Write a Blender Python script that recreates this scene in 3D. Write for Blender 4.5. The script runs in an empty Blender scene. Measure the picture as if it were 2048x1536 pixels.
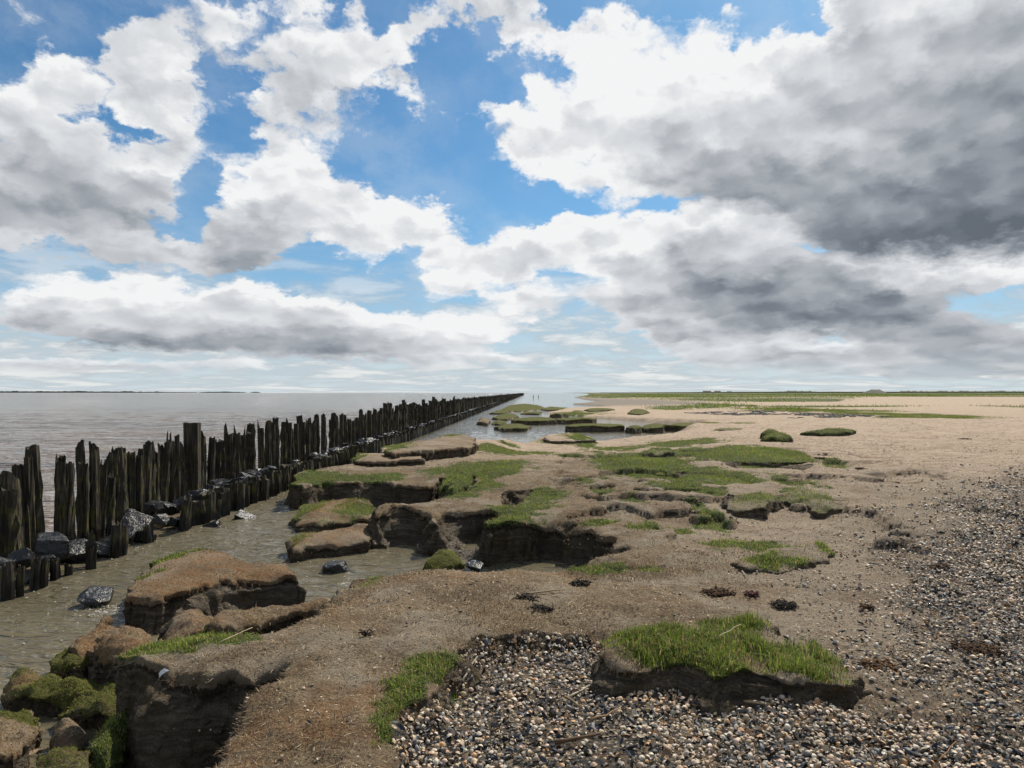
import bpy, math, random
import numpy as np
from mathutils import Vector, Matrix

random.seed(7)
RNG = np.random.default_rng(11)
scene = bpy.context.scene
COL = scene.collection

# ------------------------------------------------------------------ camera
EYE = 1.65            # eye height above the shell beach
F = 1400.0            # focal length in photo pixels (2048 wide)
HY = 785.0            # horizon row
cam_d = bpy.data.cameras.new('camera')
cam_d.sensor_width = 36.0
cam_d.lens = F / 2048.0 * 36.0
cam_d.shift_y = (HY - 768.0) / 2048.0
cam_d.clip_start = 0.05
cam_d.clip_end = 30000.0
cam = bpy.data.objects.new('camera', cam_d)
COL.objects.link(cam)
cam.location = (0, 0, EYE)
cam.rotation_euler = (math.radians(90), 0, 0)
scene.camera = cam

# ------------------------------------------------------------------ sun and exposure
SUN_EL = math.radians(46)
SUN_AZ = math.radians(30)      # to the right of the view direction (+Y)
sl = bpy.data.lights.new('sun', 'SUN')
sl.energy = 5.0
sl.angle = math.radians(1.2)
sl.color = (1.0, 0.91, 0.77)
sun = bpy.data.objects.new('sun', sl)
COL.objects.link(sun)
sdir = Vector((math.sin(SUN_AZ) * math.cos(SUN_EL), math.cos(SUN_AZ) * math.cos(SUN_EL), math.sin(SUN_EL)))
sun.rotation_euler = sdir.to_track_quat('Z', 'Y').to_euler()
sun.location = sdir * 50
scene.view_settings.view_transform = 'Standard'
scene.view_settings.look = 'None'
scene.view_settings.gamma = 1.0
scene.view_settings.exposure = 0.12
scene.view_settings.use_curve_mapping = False
scene.cycles.max_bounces = 5
scene.cycles.diffuse_bounces = 2
scene.cycles.glossy_bounces = 3
scene.cycles.transmission_bounces = 3
scene.cycles.transparent_max_bounces = 4
scene.cycles.caustics_reflective = False
scene.cycles.caustics_refractive = False

# ------------------------------------------------------------------ node helper
class NT:
    def __init__(self, tree):
        self.t = tree
        self.n = tree.nodes
        self.l = tree.links
    def new(self, kind, **kw):
        nd = self.n.new(kind)
        for k, v in kw.items():
            setattr(nd, k, v)
        return nd
    def put(self, sock, v):
        if hasattr(v, 'is_output'):
            self.l.new(v, sock)
        elif v is not None:
            sock.default_value = v
    def m(self, op, a, b=None, c=None, clamp=False):
        nd = self.new('ShaderNodeMath', operation=op, use_clamp=clamp)
        self.put(nd.inputs[0], a); self.put(nd.inputs[1], b); self.put(nd.inputs[2], c)
        return nd.outputs[0]
    def v(self, op, a, b=None, c=None, s=None):
        nd = self.new('ShaderNodeVectorMath', operation=op)
        self.put(nd.inputs[0], a); self.put(nd.inputs[1], b); self.put(nd.inputs[2], c)
        if s is not None: self.put(nd.inputs['Scale'], s)
        return nd.outputs['Value'] if op in ('DOT_PRODUCT', 'LENGTH', 'DISTANCE') else nd.outputs[0]
    def xyz(self, x, y, z):
        nd = self.new('ShaderNodeCombineXYZ')
        self.put(nd.inputs[0], x); self.put(nd.inputs[1], y); self.put(nd.inputs[2], z)
        return nd.outputs[0]
    def sep(self, v):
        nd = self.new('ShaderNodeSeparateXYZ'); self.put(nd.inputs[0], v)
        return nd.outputs
    def noise(self, vec, scale, detail=4, rough=0.55, dist=0.0, lac=2.0):
        nd = self.new('ShaderNodeTexNoise')
        self.put(nd.inputs['Vector'], vec)
        nd.inputs['Scale'].default_value = scale
        nd.inputs['Detail'].default_value = detail
        nd.inputs['Roughness'].default_value = rough
        nd.inputs['Lacunarity'].default_value = lac
        nd.inputs['Distortion'].default_value = dist
        return nd.outputs
    def smooth(self, x, a, b, lo=0.0, hi=1.0):
        nd = self.new('ShaderNodeMapRange', interpolation_type='SMOOTHSTEP')
        self.put(nd.inputs[0], x)
        for i, q in enumerate((a, b, lo, hi)): self.put(nd.inputs[i + 1], q)
        return nd.outputs[0]
    def lin(self, x, a, b, lo=0.0, hi=1.0):
        nd = self.new('ShaderNodeMapRange')
        self.put(nd.inputs[0], x)
        for i, q in enumerate((a, b, lo, hi)): self.put(nd.inputs[i + 1], q)
        return nd.outputs[0]
    def mix(self, f, a, b, blend='MIX'):
        nd = self.new('ShaderNodeMix', data_type='RGBA', blend_type=blend)
        self.put(nd.inputs[0], f)
        for s, q in ((nd.inputs[6], a), (nd.inputs[7], b)):
            if isinstance(q, tuple) and len(q) == 3: q = q + (1.0,)
            self.put(s, q)
        return nd.outputs[2]
    def ramp(self, x, stops, interp='LINEAR'):
        nd = self.new('ShaderNodeValToRGB')
        cr = nd.color_ramp; cr.interpolation = interp
        while len(cr.elements) < len(stops): cr.elements.new(0.5)
        for e, (p, c) in zip(cr.elements, stops):
            e.position = p
            e.color = tuple(c) + (1.0,) if len(c) == 3 else c
        self.put(nd.inputs[0], x)
        return nd.outputs[0]
    def attr(self, name):
        nd = self.new('ShaderNodeAttribute', attribute_name=name)
        return nd.outputs

# ------------------------------------------------------------------ sky: Nishita blue with broken cumulus
world = bpy.data.worlds.new('World')
scene.world = world
world.use_nodes = True
world.node_tree.nodes.clear()
W = NT(world.node_tree)
sky = W.new('ShaderNodeTexSky', sky_type='NISHITA')
sky.sun_disc = False
sky.sun_elevation = SUN_EL
sky.sun_rotation = SUN_AZ
sky.altitude = 0.0
sky.air_density = 1.0
sky.dust_density = 0.6
sky.ozone_density = 1.6
SKY_STRENGTH = 0.1

# cumulus banks: (col, row, half width, half height, turn in degrees, weight, brightness, flatness)
CLOUDS = [
    # great bank on the right
    (1240, 195, 200, 120, 0, 1.15, 1.10), (1020, 262, 180, 62, -8, 1.1, 1.12), (1100, 185, 80, 55, 0, .6, 1.12),
    (1470, 150, 170, 120, 0, 1.1, 1.10),
    (1130, 325, 140, 50, 10, .95, 1.1), (1290, 345, 160, 70, 12, .95, 0.95), (1430, 300, 200, 110, 0, 1.0, .66),
    (1650, 230, 210, 180, 0, 1.1, .80), (1850, 120, 260, 180, -20, 1.1, .78), (2030, 180, 220, 330, 0, 1.2, .36),
    (1790, 340, 340, 120, -6, 1.2, .40), (1840, 445, 330, 66, -3, 1.5, .18), (1540, 395, 260, 50, 8, .9, .45),
    (1740, 30, 130, 90, 0, .9, 1.15),
    # second storey on the right
    (1150, 480, 180, 60, 5, 1.35, 1.15), (1310, 520, 150, 80, 10, 1.15, .95), (1290, 595, 120, 64, 0, .95, .62),
    (1500, 555, 170, 80, 0, 1.15, .50), (1480, 465, 140, 52, 0, 1.2, 1.35), (1690, 565, 250, 56, -3, 1.1, .42),
    (1890, 522, 200, 46, 0, 1.3, 1.25), (2030, 540, 120, 60, 0, .9, .8), (1620, 605, 250, 34, -3, 1.1, .26),
    (1480, 655, 240, 36, 0, 1.0, .46), (1840, 640, 230, 46, -4, 1.05, .42), (2020, 680, 200, 34, 0, .9, .62),
    (1660, 706, 330, 28, 0, 1.0, .62), (1480, 690, 160, 22, 0, .8, 1.05), (2010, 718, 220, 24, 0, 1.0, .48), (1780, 676, 120, 20, 0, .7, 1.1), (1330, 650, 190, 40, 0, .95, .95), (1900, 746, 300, 22, 0, .85, .62), (1500, 744, 280, 20, 0, .8, .70),
    # small puffs in the middle
    (905, 526, 75, 55, 0, 1.5, 1.1), (1020, 520, 80, 45, 0, 1.15, 1.0), (865, 440, 85, 58, 0, 1.25, 1.0),
    (795, 240, 75, 38, -28, 1.05, 1.1), (1080, 590, 130, 66, 0, .72, .95), (960, 620, 150, 60, 0, .72, .95),
    # left middle cumulus
    (590, 395, 130, 80, 0, 1.35, 1.10), (720, 432, 120, 70, -8, 1.25, 1.02), (490, 470, 110, 70, 14, 1.15, .46),
    (500, 515, 130, 34, -4, .9, .40), (700, 520, 90, 50, -30, .72, .95),
    # long bank above the sea
    (150, 605, 220, 64, 3, 1.3, 1.02), (400, 618, 250, 68, -3, 1.3, .95), (650, 645, 260, 58, -4, 1.25, .90),
    (860, 672, 190, 48, -2, 1.1, .98), (330, 672, 360, 32, -5, 1.1, .38), (640, 700, 280, 24, -4, 1.0, .42),
    (100, 728, 260, 32, 0, .9, .85), (420, 738, 260, 28, 0, .8, .80), (850, 722, 240, 28, 0, .8, .85),
    (1150, 728, 200, 24, 0, .6, .95),
    # grey and white heap on the left
    (240, 325, 170, 90, 8, 1.15, .98), (90, 270, 170, 140, 0, .95, .66), (110, 135, 105, 85, 0, 1.15, .92),
    (60, 390, 230, 80, 0, 1.05, .50), (260, 400, 160, 46, 6, .95, .52), (150, 470, 320, 56, 0, .95, .78),
    (300, 500, 240, 44, 0, .7, .82), (20, 30, 120, 60, 0, .8, .75),
    # high veil across the top left
    (310, 110, 130, 130, -38, .95, .85), (420, 40, 240, 70, 0, .85, .78), (640, 50, 220, 80, 0, .82, .82),
    (690, 135, 150, 80, 12, 1.1, .84), (590, 195, 110, 56, 0, .85, .70), (320, 200, 120, 80, -30, .85, .88),
    (900, 25, 200, 60, 0, 1.0, .95), (1110, 45, 180, 60, 0, .9, .98), (1350, 40, 170, 56, 0, .85, .98),
    (520, 290, 110, 56, 0, .98, .88), (690, 322, 95, 50, 0, .98, .95), (560, 250, 70, 36, 0, .6, .85),
]

def sky_nodes():
    tc = W.new('ShaderNodeTexCoord')
    d = tc.outputs['Generated']
    dx, dy, dz = W.sep(d)
    az = W.m('ARCTAN2', dx, dy)
    el0 = W.m('ARCSINE', dz)
    el = W.m('MAXIMUM', el0, 0.0)
    # cloud cells shrink towards the horizon
    L = W.m('ADD', el, 0.16)
    yq = W.m('ADD', W.m('MULTIPLY', el, 3.6), W.m('MULTIPLY', W.m('LOGARITHM', W.m('ADD', el, .07), math.e), .75))
    q = W.xyz(W.m('MULTIPLY', az, 3.6), yq, 0.0)
    w1 = W.noise(q, 1.7, 2.0, .5)['Color']
    w2 = W.noise(q, 6.0, 5.0, .62)['Color']
    wv = W.v('ADD', W.v('MULTIPLY', W.v('SUBTRACT', w1, (.5, .5, .5)), (.55, .40, 0)),
             W.v('MULTIPLY', W.v('SUBTRACT', w2, (.5, .5, .5)), (.36, .30, 0)))
    ae = W.xyz(az, el, 1.0)
    wsc = W.m('MULTIPLY', L, 0.62)
    p = W.v('ADD', ae, W.v('SCALE', wv, s=wsc))
    # the banks are sampled into one colour ramp per height above the horizon
    K = 18; NS = 32; T0 = math.log(.16); T1 = math.log(.70)
    A_LO, A_HI = -.70, .70
    ga = np.linspace(A_LO, A_HI, NS)[None, :]
    ge = (np.exp(T0 + (T1 - T0) * np.arange(K) / (K - 1)) - .16)[:, None]
    fD = np.zeros((K, NS)); fB = np.zeros((K, NS)); fS = np.zeros((K, NS))
    for (cx, cy, rx, ry, rot, wt, br) in CLOUDS:
        u = (cx - 1024) / F; vv = (HY - cy) / F
        a0 = math.atan(u); e0 = math.atan(vv * math.cos(a0))
        ra = rx / F * math.cos(a0) ** 2 * 1.3; re = max(ry / F * math.cos(a0) * math.cos(e0) ** 2 * 1.3, .026)
        co, si = math.cos(math.radians(rot)), math.sin(math.radians(rot))
        X = (co * (ga - a0) + si * (ge - e0)) / ra
        Y = (-si * (ga - a0) + co * (ge - e0)) / re
        g = np.clip(1 - X * X - Y * Y, 0, 1) ** 2 * wt
        fD += g; fB += g * br; fS += g * Y
    p3 = W.sep(p)
    fac = W.lin(p3[0], A_LO, A_HI)
    tt = W.m('LOGARITHM', W.m('MAXIMUM', W.m('ADD', p3[1], .16), .05), math.e)
    tt = W.lin(tt, T0, T1, 0.0, K - 1.0)
    acc = (0.0, 0.0, 0.0)
    for k in range(K):
        cr = W.ramp(fac, [(j / (NS - 1), (min(fD[k, j] / 2.5, 1), min(fB[k, j] / 2.5, 1), .5 + fS[k, j] / 4)) for j in range(NS)])
        wk = W.m('SUBTRACT', 1.0, W.m('ABSOLUTE', W.m('SUBTRACT', tt, float(k))), clamp=True)
        acc = W.v('MULTIPLY_ADD', cr, wk, acc)
    af = W.sep(acc)
    aD = W.m('MULTIPLY', af[0], 2.5); aB = W.m('MULTIPLY', af[1], 2.5)
    aS = W.m('MULTIPLY', W.m('SUBTRACT', af[2], .5), 4.0)
    # beyond the picture the same broken cover goes on
    aaz = W.m('ABSOLUTE', az)
    out = W.m('MAXIMUM', W.smooth(aaz, .64, .95), W.smooth(el, .50, .75))
    gen = W.noise(q, 1.1, 3.0, .5)['Fac']
    gg = W.m('MULTIPLY', out, W.smooth(gen, .40, .62, 0, 1.1))
    gb = W.m('MULTIPLY', gg, .72)
    D = W.m('ADD', aD, gg); Bs = W.m('ADD', aB, gb); Ss = aS
    Dm = W.m('MAXIMUM', D, .05)
    B = W.m('DIVIDE', Bs, Dm)
    S = W.m('DIVIDE', Ss, Dm)
    # billows
    off = W.v('SCALE', W.v('SUBTRACT', w2, (.5, .5, .5)), s=.22)
    q2 = W.v('ADD', q, off)
    def puffs(vec, det):
        vo = W.new('ShaderNodeTexVoronoi', voronoi_dimensions='2D', feature='SMOOTH_F1', normalize=True)
        W.put(vo.inputs['Vector'], vec)
        vo.inputs['Scale'].default_value = 3.4; vo.inputs['Detail'].default_value = det
        vo.inputs['Roughness'].default_value = .55; vo.inputs['Smoothness'].default_value = .35
        return W.m('SUBTRACT', 1.0, vo.outputs['Distance'])
    n = W.noise(q2, 3.0, 7.0, .60)['Fac']
    v0 = puffs(q2, 2.0)
    v1 = puffs(W.v('ADD', q2, (.03, .07, 0.0)), 1.0)
    nb = W.noise(q2, 1.4, 3.0, .5)['Fac']
    Dc = W.m('MINIMUM', D, 1.25)
    dens = W.m('ADD', W.m('SUBTRACT', Dc, .62), W.m('MULTIPLY', W.m('SUBTRACT', n, .5), 1.35))
    dens = W.m('ADD', dens, W.m('MULTIPLY', W.m('SUBTRACT', v0, .70), .75))
    alpha = W.smooth(dens, -.15, .18)
    rel = W.m('MULTIPLY', W.m('SUBTRACT', v0, v1), .75)
    rel = W.m('ADD', rel, W.m('MULTIPLY', W.m('SUBTRACT', n, .5), .35))
    thick = W.smooth(dens, .05, .9)
    big = W.m('MULTIPLY', W.m('SUBTRACT', nb, .5), -.60)
    lum = W.m('ADD', W.m('MULTIPLY', B, .80), W.m('MULTIPLY', S, .46))
    lum = W.m('ADD', lum, rel)
    lum = W.m('ADD', lum, big)
    lum = W.m('SUBTRACT', W.m('ADD', lum, .22), W.m('MULTIPLY', thick, .22))
    cc = W.ramp(lum, [(0.0, (.12, .14, .17)), (.22, (.19, .215, .25)), (.45, (.34, .365, .40)),
                      (.68, (.52, .54, .57)), (.9, (.71, .725, .745)), (1.0, (.83, .835, .84))])
    # thin cirrus-like streaks low over the horizon
    hz = W.noise(W.xyz(W.m('MULTIPLY', az, 6.0), W.m('MULTIPLY', W.m('SQRT', el), 17.0), 0.0), 1.25, 6.0, .62, .4)['Fac']
    low = W.smooth(el, .26, .05)
    vb = W.m('MULTIPLY', W.smooth(hz, .38, .58), low)
    base = W.v('SCALE', sky.outputs[0], s=SKY_STRENGTH * 1.0)
    base = W.v('MULTIPLY', base, (.43, .74, .90))
    hzc = W.mix(W.smooth(el, .20, .0), (.26, .46, .70), (.58, .66, .70))
    base = W.mix(W.smooth(el, .30, .0, 0.0, .92), base, hzc)
    # thin veil of high cloud
    veil = W.m('MULTIPLY', W.smooth(nb, .36, .64), W.smooth(n, .30, .62))
    base = W.mix(W.m('MULTIPLY', veil, .20), base, (.66, .70, .74))
    lowc = W.mix(W.smooth(hz, .46, .64), (.42, .48, .53), (.76, .77, .76))
    base = W.mix(W.m('MULTIPLY', vb, .85), base, lowc)
    alpha = W.m('MULTIPLY', alpha, W.smooth(el, .004, .06, .35, 1.0))
    c = W.mix(alpha, base, cc)
    c = W.v('SCALE', c, s=1.0 / SKY_STRENGTH)
    bg = W.new('ShaderNodeBackground')
    W.put(bg.inputs[0], c)
    bg.inputs[1].default_value = SKY_STRENGTH
    wo = W.new('ShaderNodeOutputWorld')
    W.l.new(bg.outputs[0], wo.inputs[0])
sky_nodes()
world.cycles.sampling_method = 'MANUAL'
world.cycles.sample_map_resolution = 512

# ------------------------------------------------------------------ numeric helpers
def _hash(ix, iy, iz, seed):
    h = (ix.astype(np.uint32) * np.uint32(374761393) + iy.astype(np.uint32) * np.uint32(668265263)
         + iz.astype(np.uint32) * np.uint32(2147483647 - 18) + np.uint32(seed * 144269 + 17))
    h = (h ^ (h >> np.uint32(13))) * np.uint32(1274126177)
    h = (h ^ (h >> np.uint32(15))) * np.uint32(2246822519)
    return ((h ^ (h >> np.uint32(16))) & np.uint32(0xFFFF)).astype(np.float32) / 32767.5 - 1.0

def vnoise(x, y, z=None, seed=0):
    x = np.asarray(x, np.float32); y = np.asarray(y, np.float32)
    fx = np.floor(x); fy = np.floor(y)
    tx = x - fx; ty = y - fy
    tx = tx * tx * (3 - 2 * tx); ty = ty * ty * (3 - 2 * ty)
    ix = fx.astype(np.int64); iy = fy.astype(np.int64)
    if z is None:
        o = np.zeros_like(ix)
        a = _hash(ix, iy, o, seed); b = _hash(ix + 1, iy, o, seed)
        c = _hash(ix, iy + 1, o, seed); d = _hash(ix + 1, iy + 1, o, seed)
        return (a + (b - a) * tx) * (1 - ty) + (c + (d - c) * tx) * ty
    z = np.asarray(z, np.float32) + np.zeros_like(x)
    fz = np.floor(z); tz = z - fz; tz = tz * tz * (3 - 2 * tz); iz = fz.astype(np.int64)
    r = []
    for k in (0, 1):
        a = _hash(ix, iy, iz + k, seed); b = _hash(ix + 1, iy, iz + k, seed)
        c = _hash(ix, iy + 1, iz + k, seed); d = _hash(ix + 1, iy + 1, iz + k, seed)
        r.append((a + (b - a) * tx) * (1 - ty) + (c + (d - c) * tx) * ty)
    return r[0] + (r[1] - r[0]) * tz

def fbm(x, y, z=None, octv=4, seed=0, gain=.5):
    s = 0; a = 1.0; t = 0
    for i in range(octv):
        k = 2.03 ** i
        s = s + a * vnoise(np.asarray(x) * k + 13.7 * i, np.asarray(y) * k - 7.1 * i, None if z is None else np.asarray(z) * k, seed + i)
        t += a; a *= gain
    return s / t

def sstep(a, b, x):
    t = np.clip((x - a) / (b - a), 0, 1)
    return t * t * (3 - 2 * t)

def at(px, py, z):
    """photo column and row, and the height the thing has -> its place on the ground"""
    d = (EYE - z) * F / (py - HY)
    return ((px - 1024.0) / F * d, d)

def pts(lst, z):
    return np.array([at(p[0], p[1], p[2] if len(p) > 2 else z) for p in lst], np.float32)

def poly_sdf(X, Y, P):
    """signed distance (positive inside) and unit direction that increases it"""
    n = len(P)
    best = np.full(X.shape, 1e12, np.float32); bx = np.zeros_like(X); by = np.zeros_like(X)
    ins = np.zeros(X.shape, bool)
    for i in range(n):
        ax, ay = P[i]; cx, cy = P[(i + 1) % n]
        ex, ey = cx - ax, cy - ay
        L = ex * ex + ey * ey + 1e-12
        t = np.clip(((X - ax) * ex + (Y - ay) * ey) / L, 0, 1)
        qx = ax + t * ex; qy = ay + t * ey
        d = (X - qx) ** 2 + (Y - qy) ** 2
        m = d < best
        best = np.where(m, d, best); bx = np.where(m, qx, bx); by = np.where(m, qy, by)
        if ey != 0:
            c = ((ay > Y) != (cy > Y)) & (X < ex * (Y - ay) / ey + ax)
            ins ^= c
    d = np.sqrt(best)
    s = np.where(ins, 1.0, -1.0).astype(np.float32)
    dd = np.maximum(d, 1e-5)
    return d * s, (X - bx) / dd * s, (Y - by) / dd * s

def make_mesh(name, V, faces, attrs=None, smooth=True, cols=None):
    """V (n,3); faces (m,3) or (m,4) int array"""
    V = np.ascontiguousarray(V, np.float32); faces = np.ascontiguousarray(faces, np.int32)
    me = bpy.data.meshes.new(name)
    me.vertices.add(len(V)); me.vertices.foreach_set('co', V.ravel())
    k = faces.shape[1]
    me.loops.add(faces.size); me.loops.foreach_set('vertex_index', faces.ravel())
    me.polygons.add(len(faces))
    me.polygons.foreach_set('loop_start', np.arange(0, faces.size, k, dtype=np.int32))
    if smooth is not None:
        me.polygons.foreach_set('use_smooth', np.full(len(faces), bool(smooth)))
    for an, av in (attrs or {}).items():
        a = me.attributes.new(an, 'FLOAT', 'POINT')
        a.data.foreach_set('value', np.ascontiguousarray(av, np.float32).ravel())
    if cols is not None:
        a = me.attributes.new('tint', 'FLOAT_COLOR', 'POINT')
        c4 = np.ones((len(V), 4), np.float32); c4[:, :3] = cols
        a.data.foreach_set('color', c4.ravel())
    me.update(calc_edges=True)
    me.validate()
    return me

def link(name, me, mat=None, parent=None, loc=None, rot=None, sc=None, **props):
    o = bpy.data.objects.new(name, me)
    COL.objects.link(o)
    if mat is not None and me is not None and not me.materials:
        me.materials.append(mat)
    if parent is not None: o.parent = parent
    if loc is not None: o.location = loc
    if rot is not None: o.rotation_euler = rot
    if sc is not None: o.scale = sc
    for k, v in props.items(): o[k] = v
    return o

def tag(o, label=None, category=None, group=None, kind=None):
    for k, v in (('label', label), ('category', category), ('group', group), ('kind', kind)):
        if v: o[k] = v
    return o

def grid_faces(ny, nx, keep=None):
    i = np.arange(ny * nx, dtype=np.int32).reshape(ny, nx)
    f = np.stack([i[:-1, :-1], i[:-1, 1:], i[1:, 1:], i[1:, :-1]], -1).reshape(-1, 4)
    if keep is not None:
        k = keep.reshape(ny, nx)
        kk = (k[:-1, :-1] | k[:-1, 1:] | k[1:, 1:] | k[1:, :-1]).ravel()
        f = f[kk]
    return f

def compact(V, faces, attrs):
    used = np.zeros(len(V), bool); used[faces.ravel()] = True
    idx = np.cumsum(used) - 1
    return V[used], idx[faces], {k: a[used] for k, a in attrs.items()}

# ------------------------------------------------------------------ materials
def mat(name):
    m = bpy.data.materials.new(name)
    m.use_nodes = True
    m.node_tree.nodes.clear()
    t = NT(m.node_tree)
    b = t.new('ShaderNodeBsdfPrincipled')
    o = t.new('ShaderNodeOutputMaterial')
    t.l.new(b.outputs[0], o.inputs[0])
    return m, t, b

def bump(t, h, strength, dist, prev=None):
    b = t.new('ShaderNodeBump')
    b.inputs['Strength'].default_value = strength
    b.inputs['Distance'].default_value = dist
    t.put(b.inputs['Height'], h)
    if prev is not None: t.l.new(prev, b.inputs['Normal'])
    return b.outputs[0]

def ground_material():
    m, t, b = mat('salt_marsh_ground')
    geo = t.new('ShaderNodeNewGeometry')
    P = geo.outputs['Position']
    x, y, z = t.sep(P)
    big = t.noise(P, .9, 3, .55)['Fac']
    mid = t.noise(P, 6.0, 4, .6)['Fac']
    fin = t.noise(P, 55.0, 4, .65)['Fac']
    vf = t.noise(P, 260.0, 2, .6)['Fac']
    # fibrous trodden thatch
    th = t.ramp(fin, [(.28, (.062, .043, .024)), (.43, (.145, .104, .060)), (.57, (.235, .178, .108)), (.74, (.38, .305, .20))])
    th = t.mix(t.smooth(mid, .44, .60), th, t.mix(.65, th, (.150, .090, .046)))
    th = t.mix(t.smooth(big, .47, .60, 0, .75), th, t.mix(.6, th, (.075, .048, .027)))
    # bare dried silt between the thatch
    silt = t.ramp(vf, [(.3, (.185, .150, .106)), (.7, (.31, .258, .188))])
    bare = t.smooth(t.m('ADD', t.noise(P, 1.5, 5, .62)['Fac'], t.smooth(t.m('SUBTRACT', x, t.m('MULTIPLY', y, .08)), .6, 2.2, -.02, .09)), .47, .58)
    th = t.mix(t.m('MULTIPLY', bare, .85), th, silt)
    # sand
    sd = t.ramp(vf, [(.28, (.275, .20, .136)), (.5, (.42, .322, .232)), (.75, (.54, .43, .325))])
    sd = t.mix(t.smooth(mid, .46, .66, 0, .6), sd, (.22, .16, .105))
    sd = t.mix(t.smooth(big, .45, .65, 0, .35), sd, (.43, .34, .26))
    stk = t.noise(t.v('MULTIPLY', P, (.55, 1.5, 1)), 1.7, 5, .68)['Fac']
    sd = t.mix(t.smooth(stk, .48, .64, 0, .6), sd, (.215, .152, .098))
    dark = t.smooth(t.noise(P, 13.0, 4, .7)['Fac'], .60, .72)
    th = t.mix(t.m('MULTIPLY', dark, .7), th, (.060, .042, .026))
    col = t.mix(t.attr('sand')['Fac'], th, sd)
    mud = t.mix(vf, (.12, .105, .085), (.20, .175, .145))
    col = t.mix(t.attr('mud')['Fac'], col, mud)
    # shell grit
    vo = t.new('ShaderNodeTexVoronoi', voronoi_dimensions='3D', feature='F1')
    t.put(vo.inputs['Vector'], P); vo.inputs['Scale'].default_value = 46.0
    vr = t.sep(vo.outputs['Color'])
    sc = t.ramp(vr[0], [(0, (.035, .040, .05)), (.28, (.07, .075, .09)), (.42, (.16, .14, .11)), (.60, (.33, .27, .20)),
                        (.8, (.48, .40, .32)), (1, (.62, .56, .47))], 'CONSTANT')
    sc = t.mix(t.smooth(vo.outputs['Distance'], .30, .62), sc, (.05, .042, .032))
    col = t.mix(t.m('MULTIPLY', t.attr('shell')['Fac'], t.smooth(vr[1], .12, .3), clamp=True), col, sc)
    # pale shell crumbs sprinkled on everything
    v2 = t.new('ShaderNodeTexVoronoi', voronoi_dimensions='3D', feature='F1')
    t.put(v2.inputs['Vector'], P); v2.inputs['Scale'].default_value = 34.0
    r2 = t.sep(v2.outputs['Color'])
    spk = t.m('MULTIPLY', t.smooth(v2.outputs['Distance'], .24, .12), t.m('GREATER_THAN', r2[0], .84))
    spk = t.m('MULTIPLY', spk, t.attr('crumb')['Fac'])
    col = t.mix(spk, col, t.mix(r2[1], (.55, .49, .40), (.33, .27, .20)))
    # turf, moss, rust algae
    gr = t.ramp(fin, [(.3, (.022, .032, .008)), (.5, (.048, .066, .016)), (.7, (.085, .105, .030))])
    ge = t.m('ADD', t.attr('grass')['Fac'], t.m('MULTIPLY', t.m('SUBTRACT', fin, .5), .9))
    col = t.mix(t.smooth(ge, .38, .62), col, gr)
    rs = t.ramp(fin, [(.3, (.085, .040, .014)), (.5, (.21, .105, .038)), (.7, (.33, .19, .085))])
    col = t.mix(t.m('MULTIPLY', t.attr('rust')['Fac'], t.smooth(mid, .30, .58), clamp=True), col, rs)
    ms = t.ramp(fin, [(.3, (.030, .034, .006)), (.55, (.085, .088, .018)), (.75, (.15, .14, .04))])
    col = t.mix(t.smooth(t.m('ADD', t.attr('moss')['Fac'], t.m('MULTIPLY', t.m('SUBTRACT', fin, .5), .9)), .38, .62), col, ms)
    # layered clay in the broken faces
    zz = t.m('ADD', t.m('MULTIPLY', z, 46.0), t.m('MULTIPLY', mid, 5.0))
    st = t.noise(t.xyz(t.m('MULTIPLY', x, 1.6), t.m('MULTIPLY', y, 1.6), zz), 1.0, 4, .65)['Fac']
    cl = t.ramp(st, [(.28, (.050, .038, .026)), (.45, (.110, .085, .058)), (.60, (.19, .150, .102)), (.76, (.31, .25, .175))])
    cl = t.mix(t.smooth(mid, .45, .68, 0, .7), cl, t.mix(fin, (.10, .055, .022), (.06, .058, .02)))
    wa = t.m('ADD', t.attr('wall')['Fac'], t.m('MULTIPLY', t.m('SUBTRACT', fin, .5), .6))
    wa = t.smooth(wa, .30, .60)
    col = t.mix(wa, col, cl)
    t.put(b.inputs['Base Color'], col)
    wet = t.m('MULTIPLY', wa, t.smooth(t.m('ADD', z, t.m('MULTIPLY', mid, .2)), .0, -.32))
    t.put(b.inputs['Roughness'], t.lin(wet, 0, 1, .93, .42))
    b.inputs['Specular IOR Level'].default_value = .3
    hb = t.m('ADD', t.m('MULTIPLY', fin, 1.0), t.m('MULTIPLY', vf, .35))
    n1 = bump(t, hb, .9, .030)
    rg = t.noise(P, 24.0, 5, .7)['Fac']
    n2 = bump(t, t.m('MULTIPLY', t.m('ADD', t.m('MULTIPLY', st, .6), rg), wa), 1.0, .07, n1)
    n3 = bump(t, t.m('MULTIPLY', t.m('SUBTRACT', 1.0, vo.outputs['Distance']), t.attr('shell')['Fac']), .8, .012, n2)
    t.l.new(n3, b.inputs['Normal'])
    return m

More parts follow.
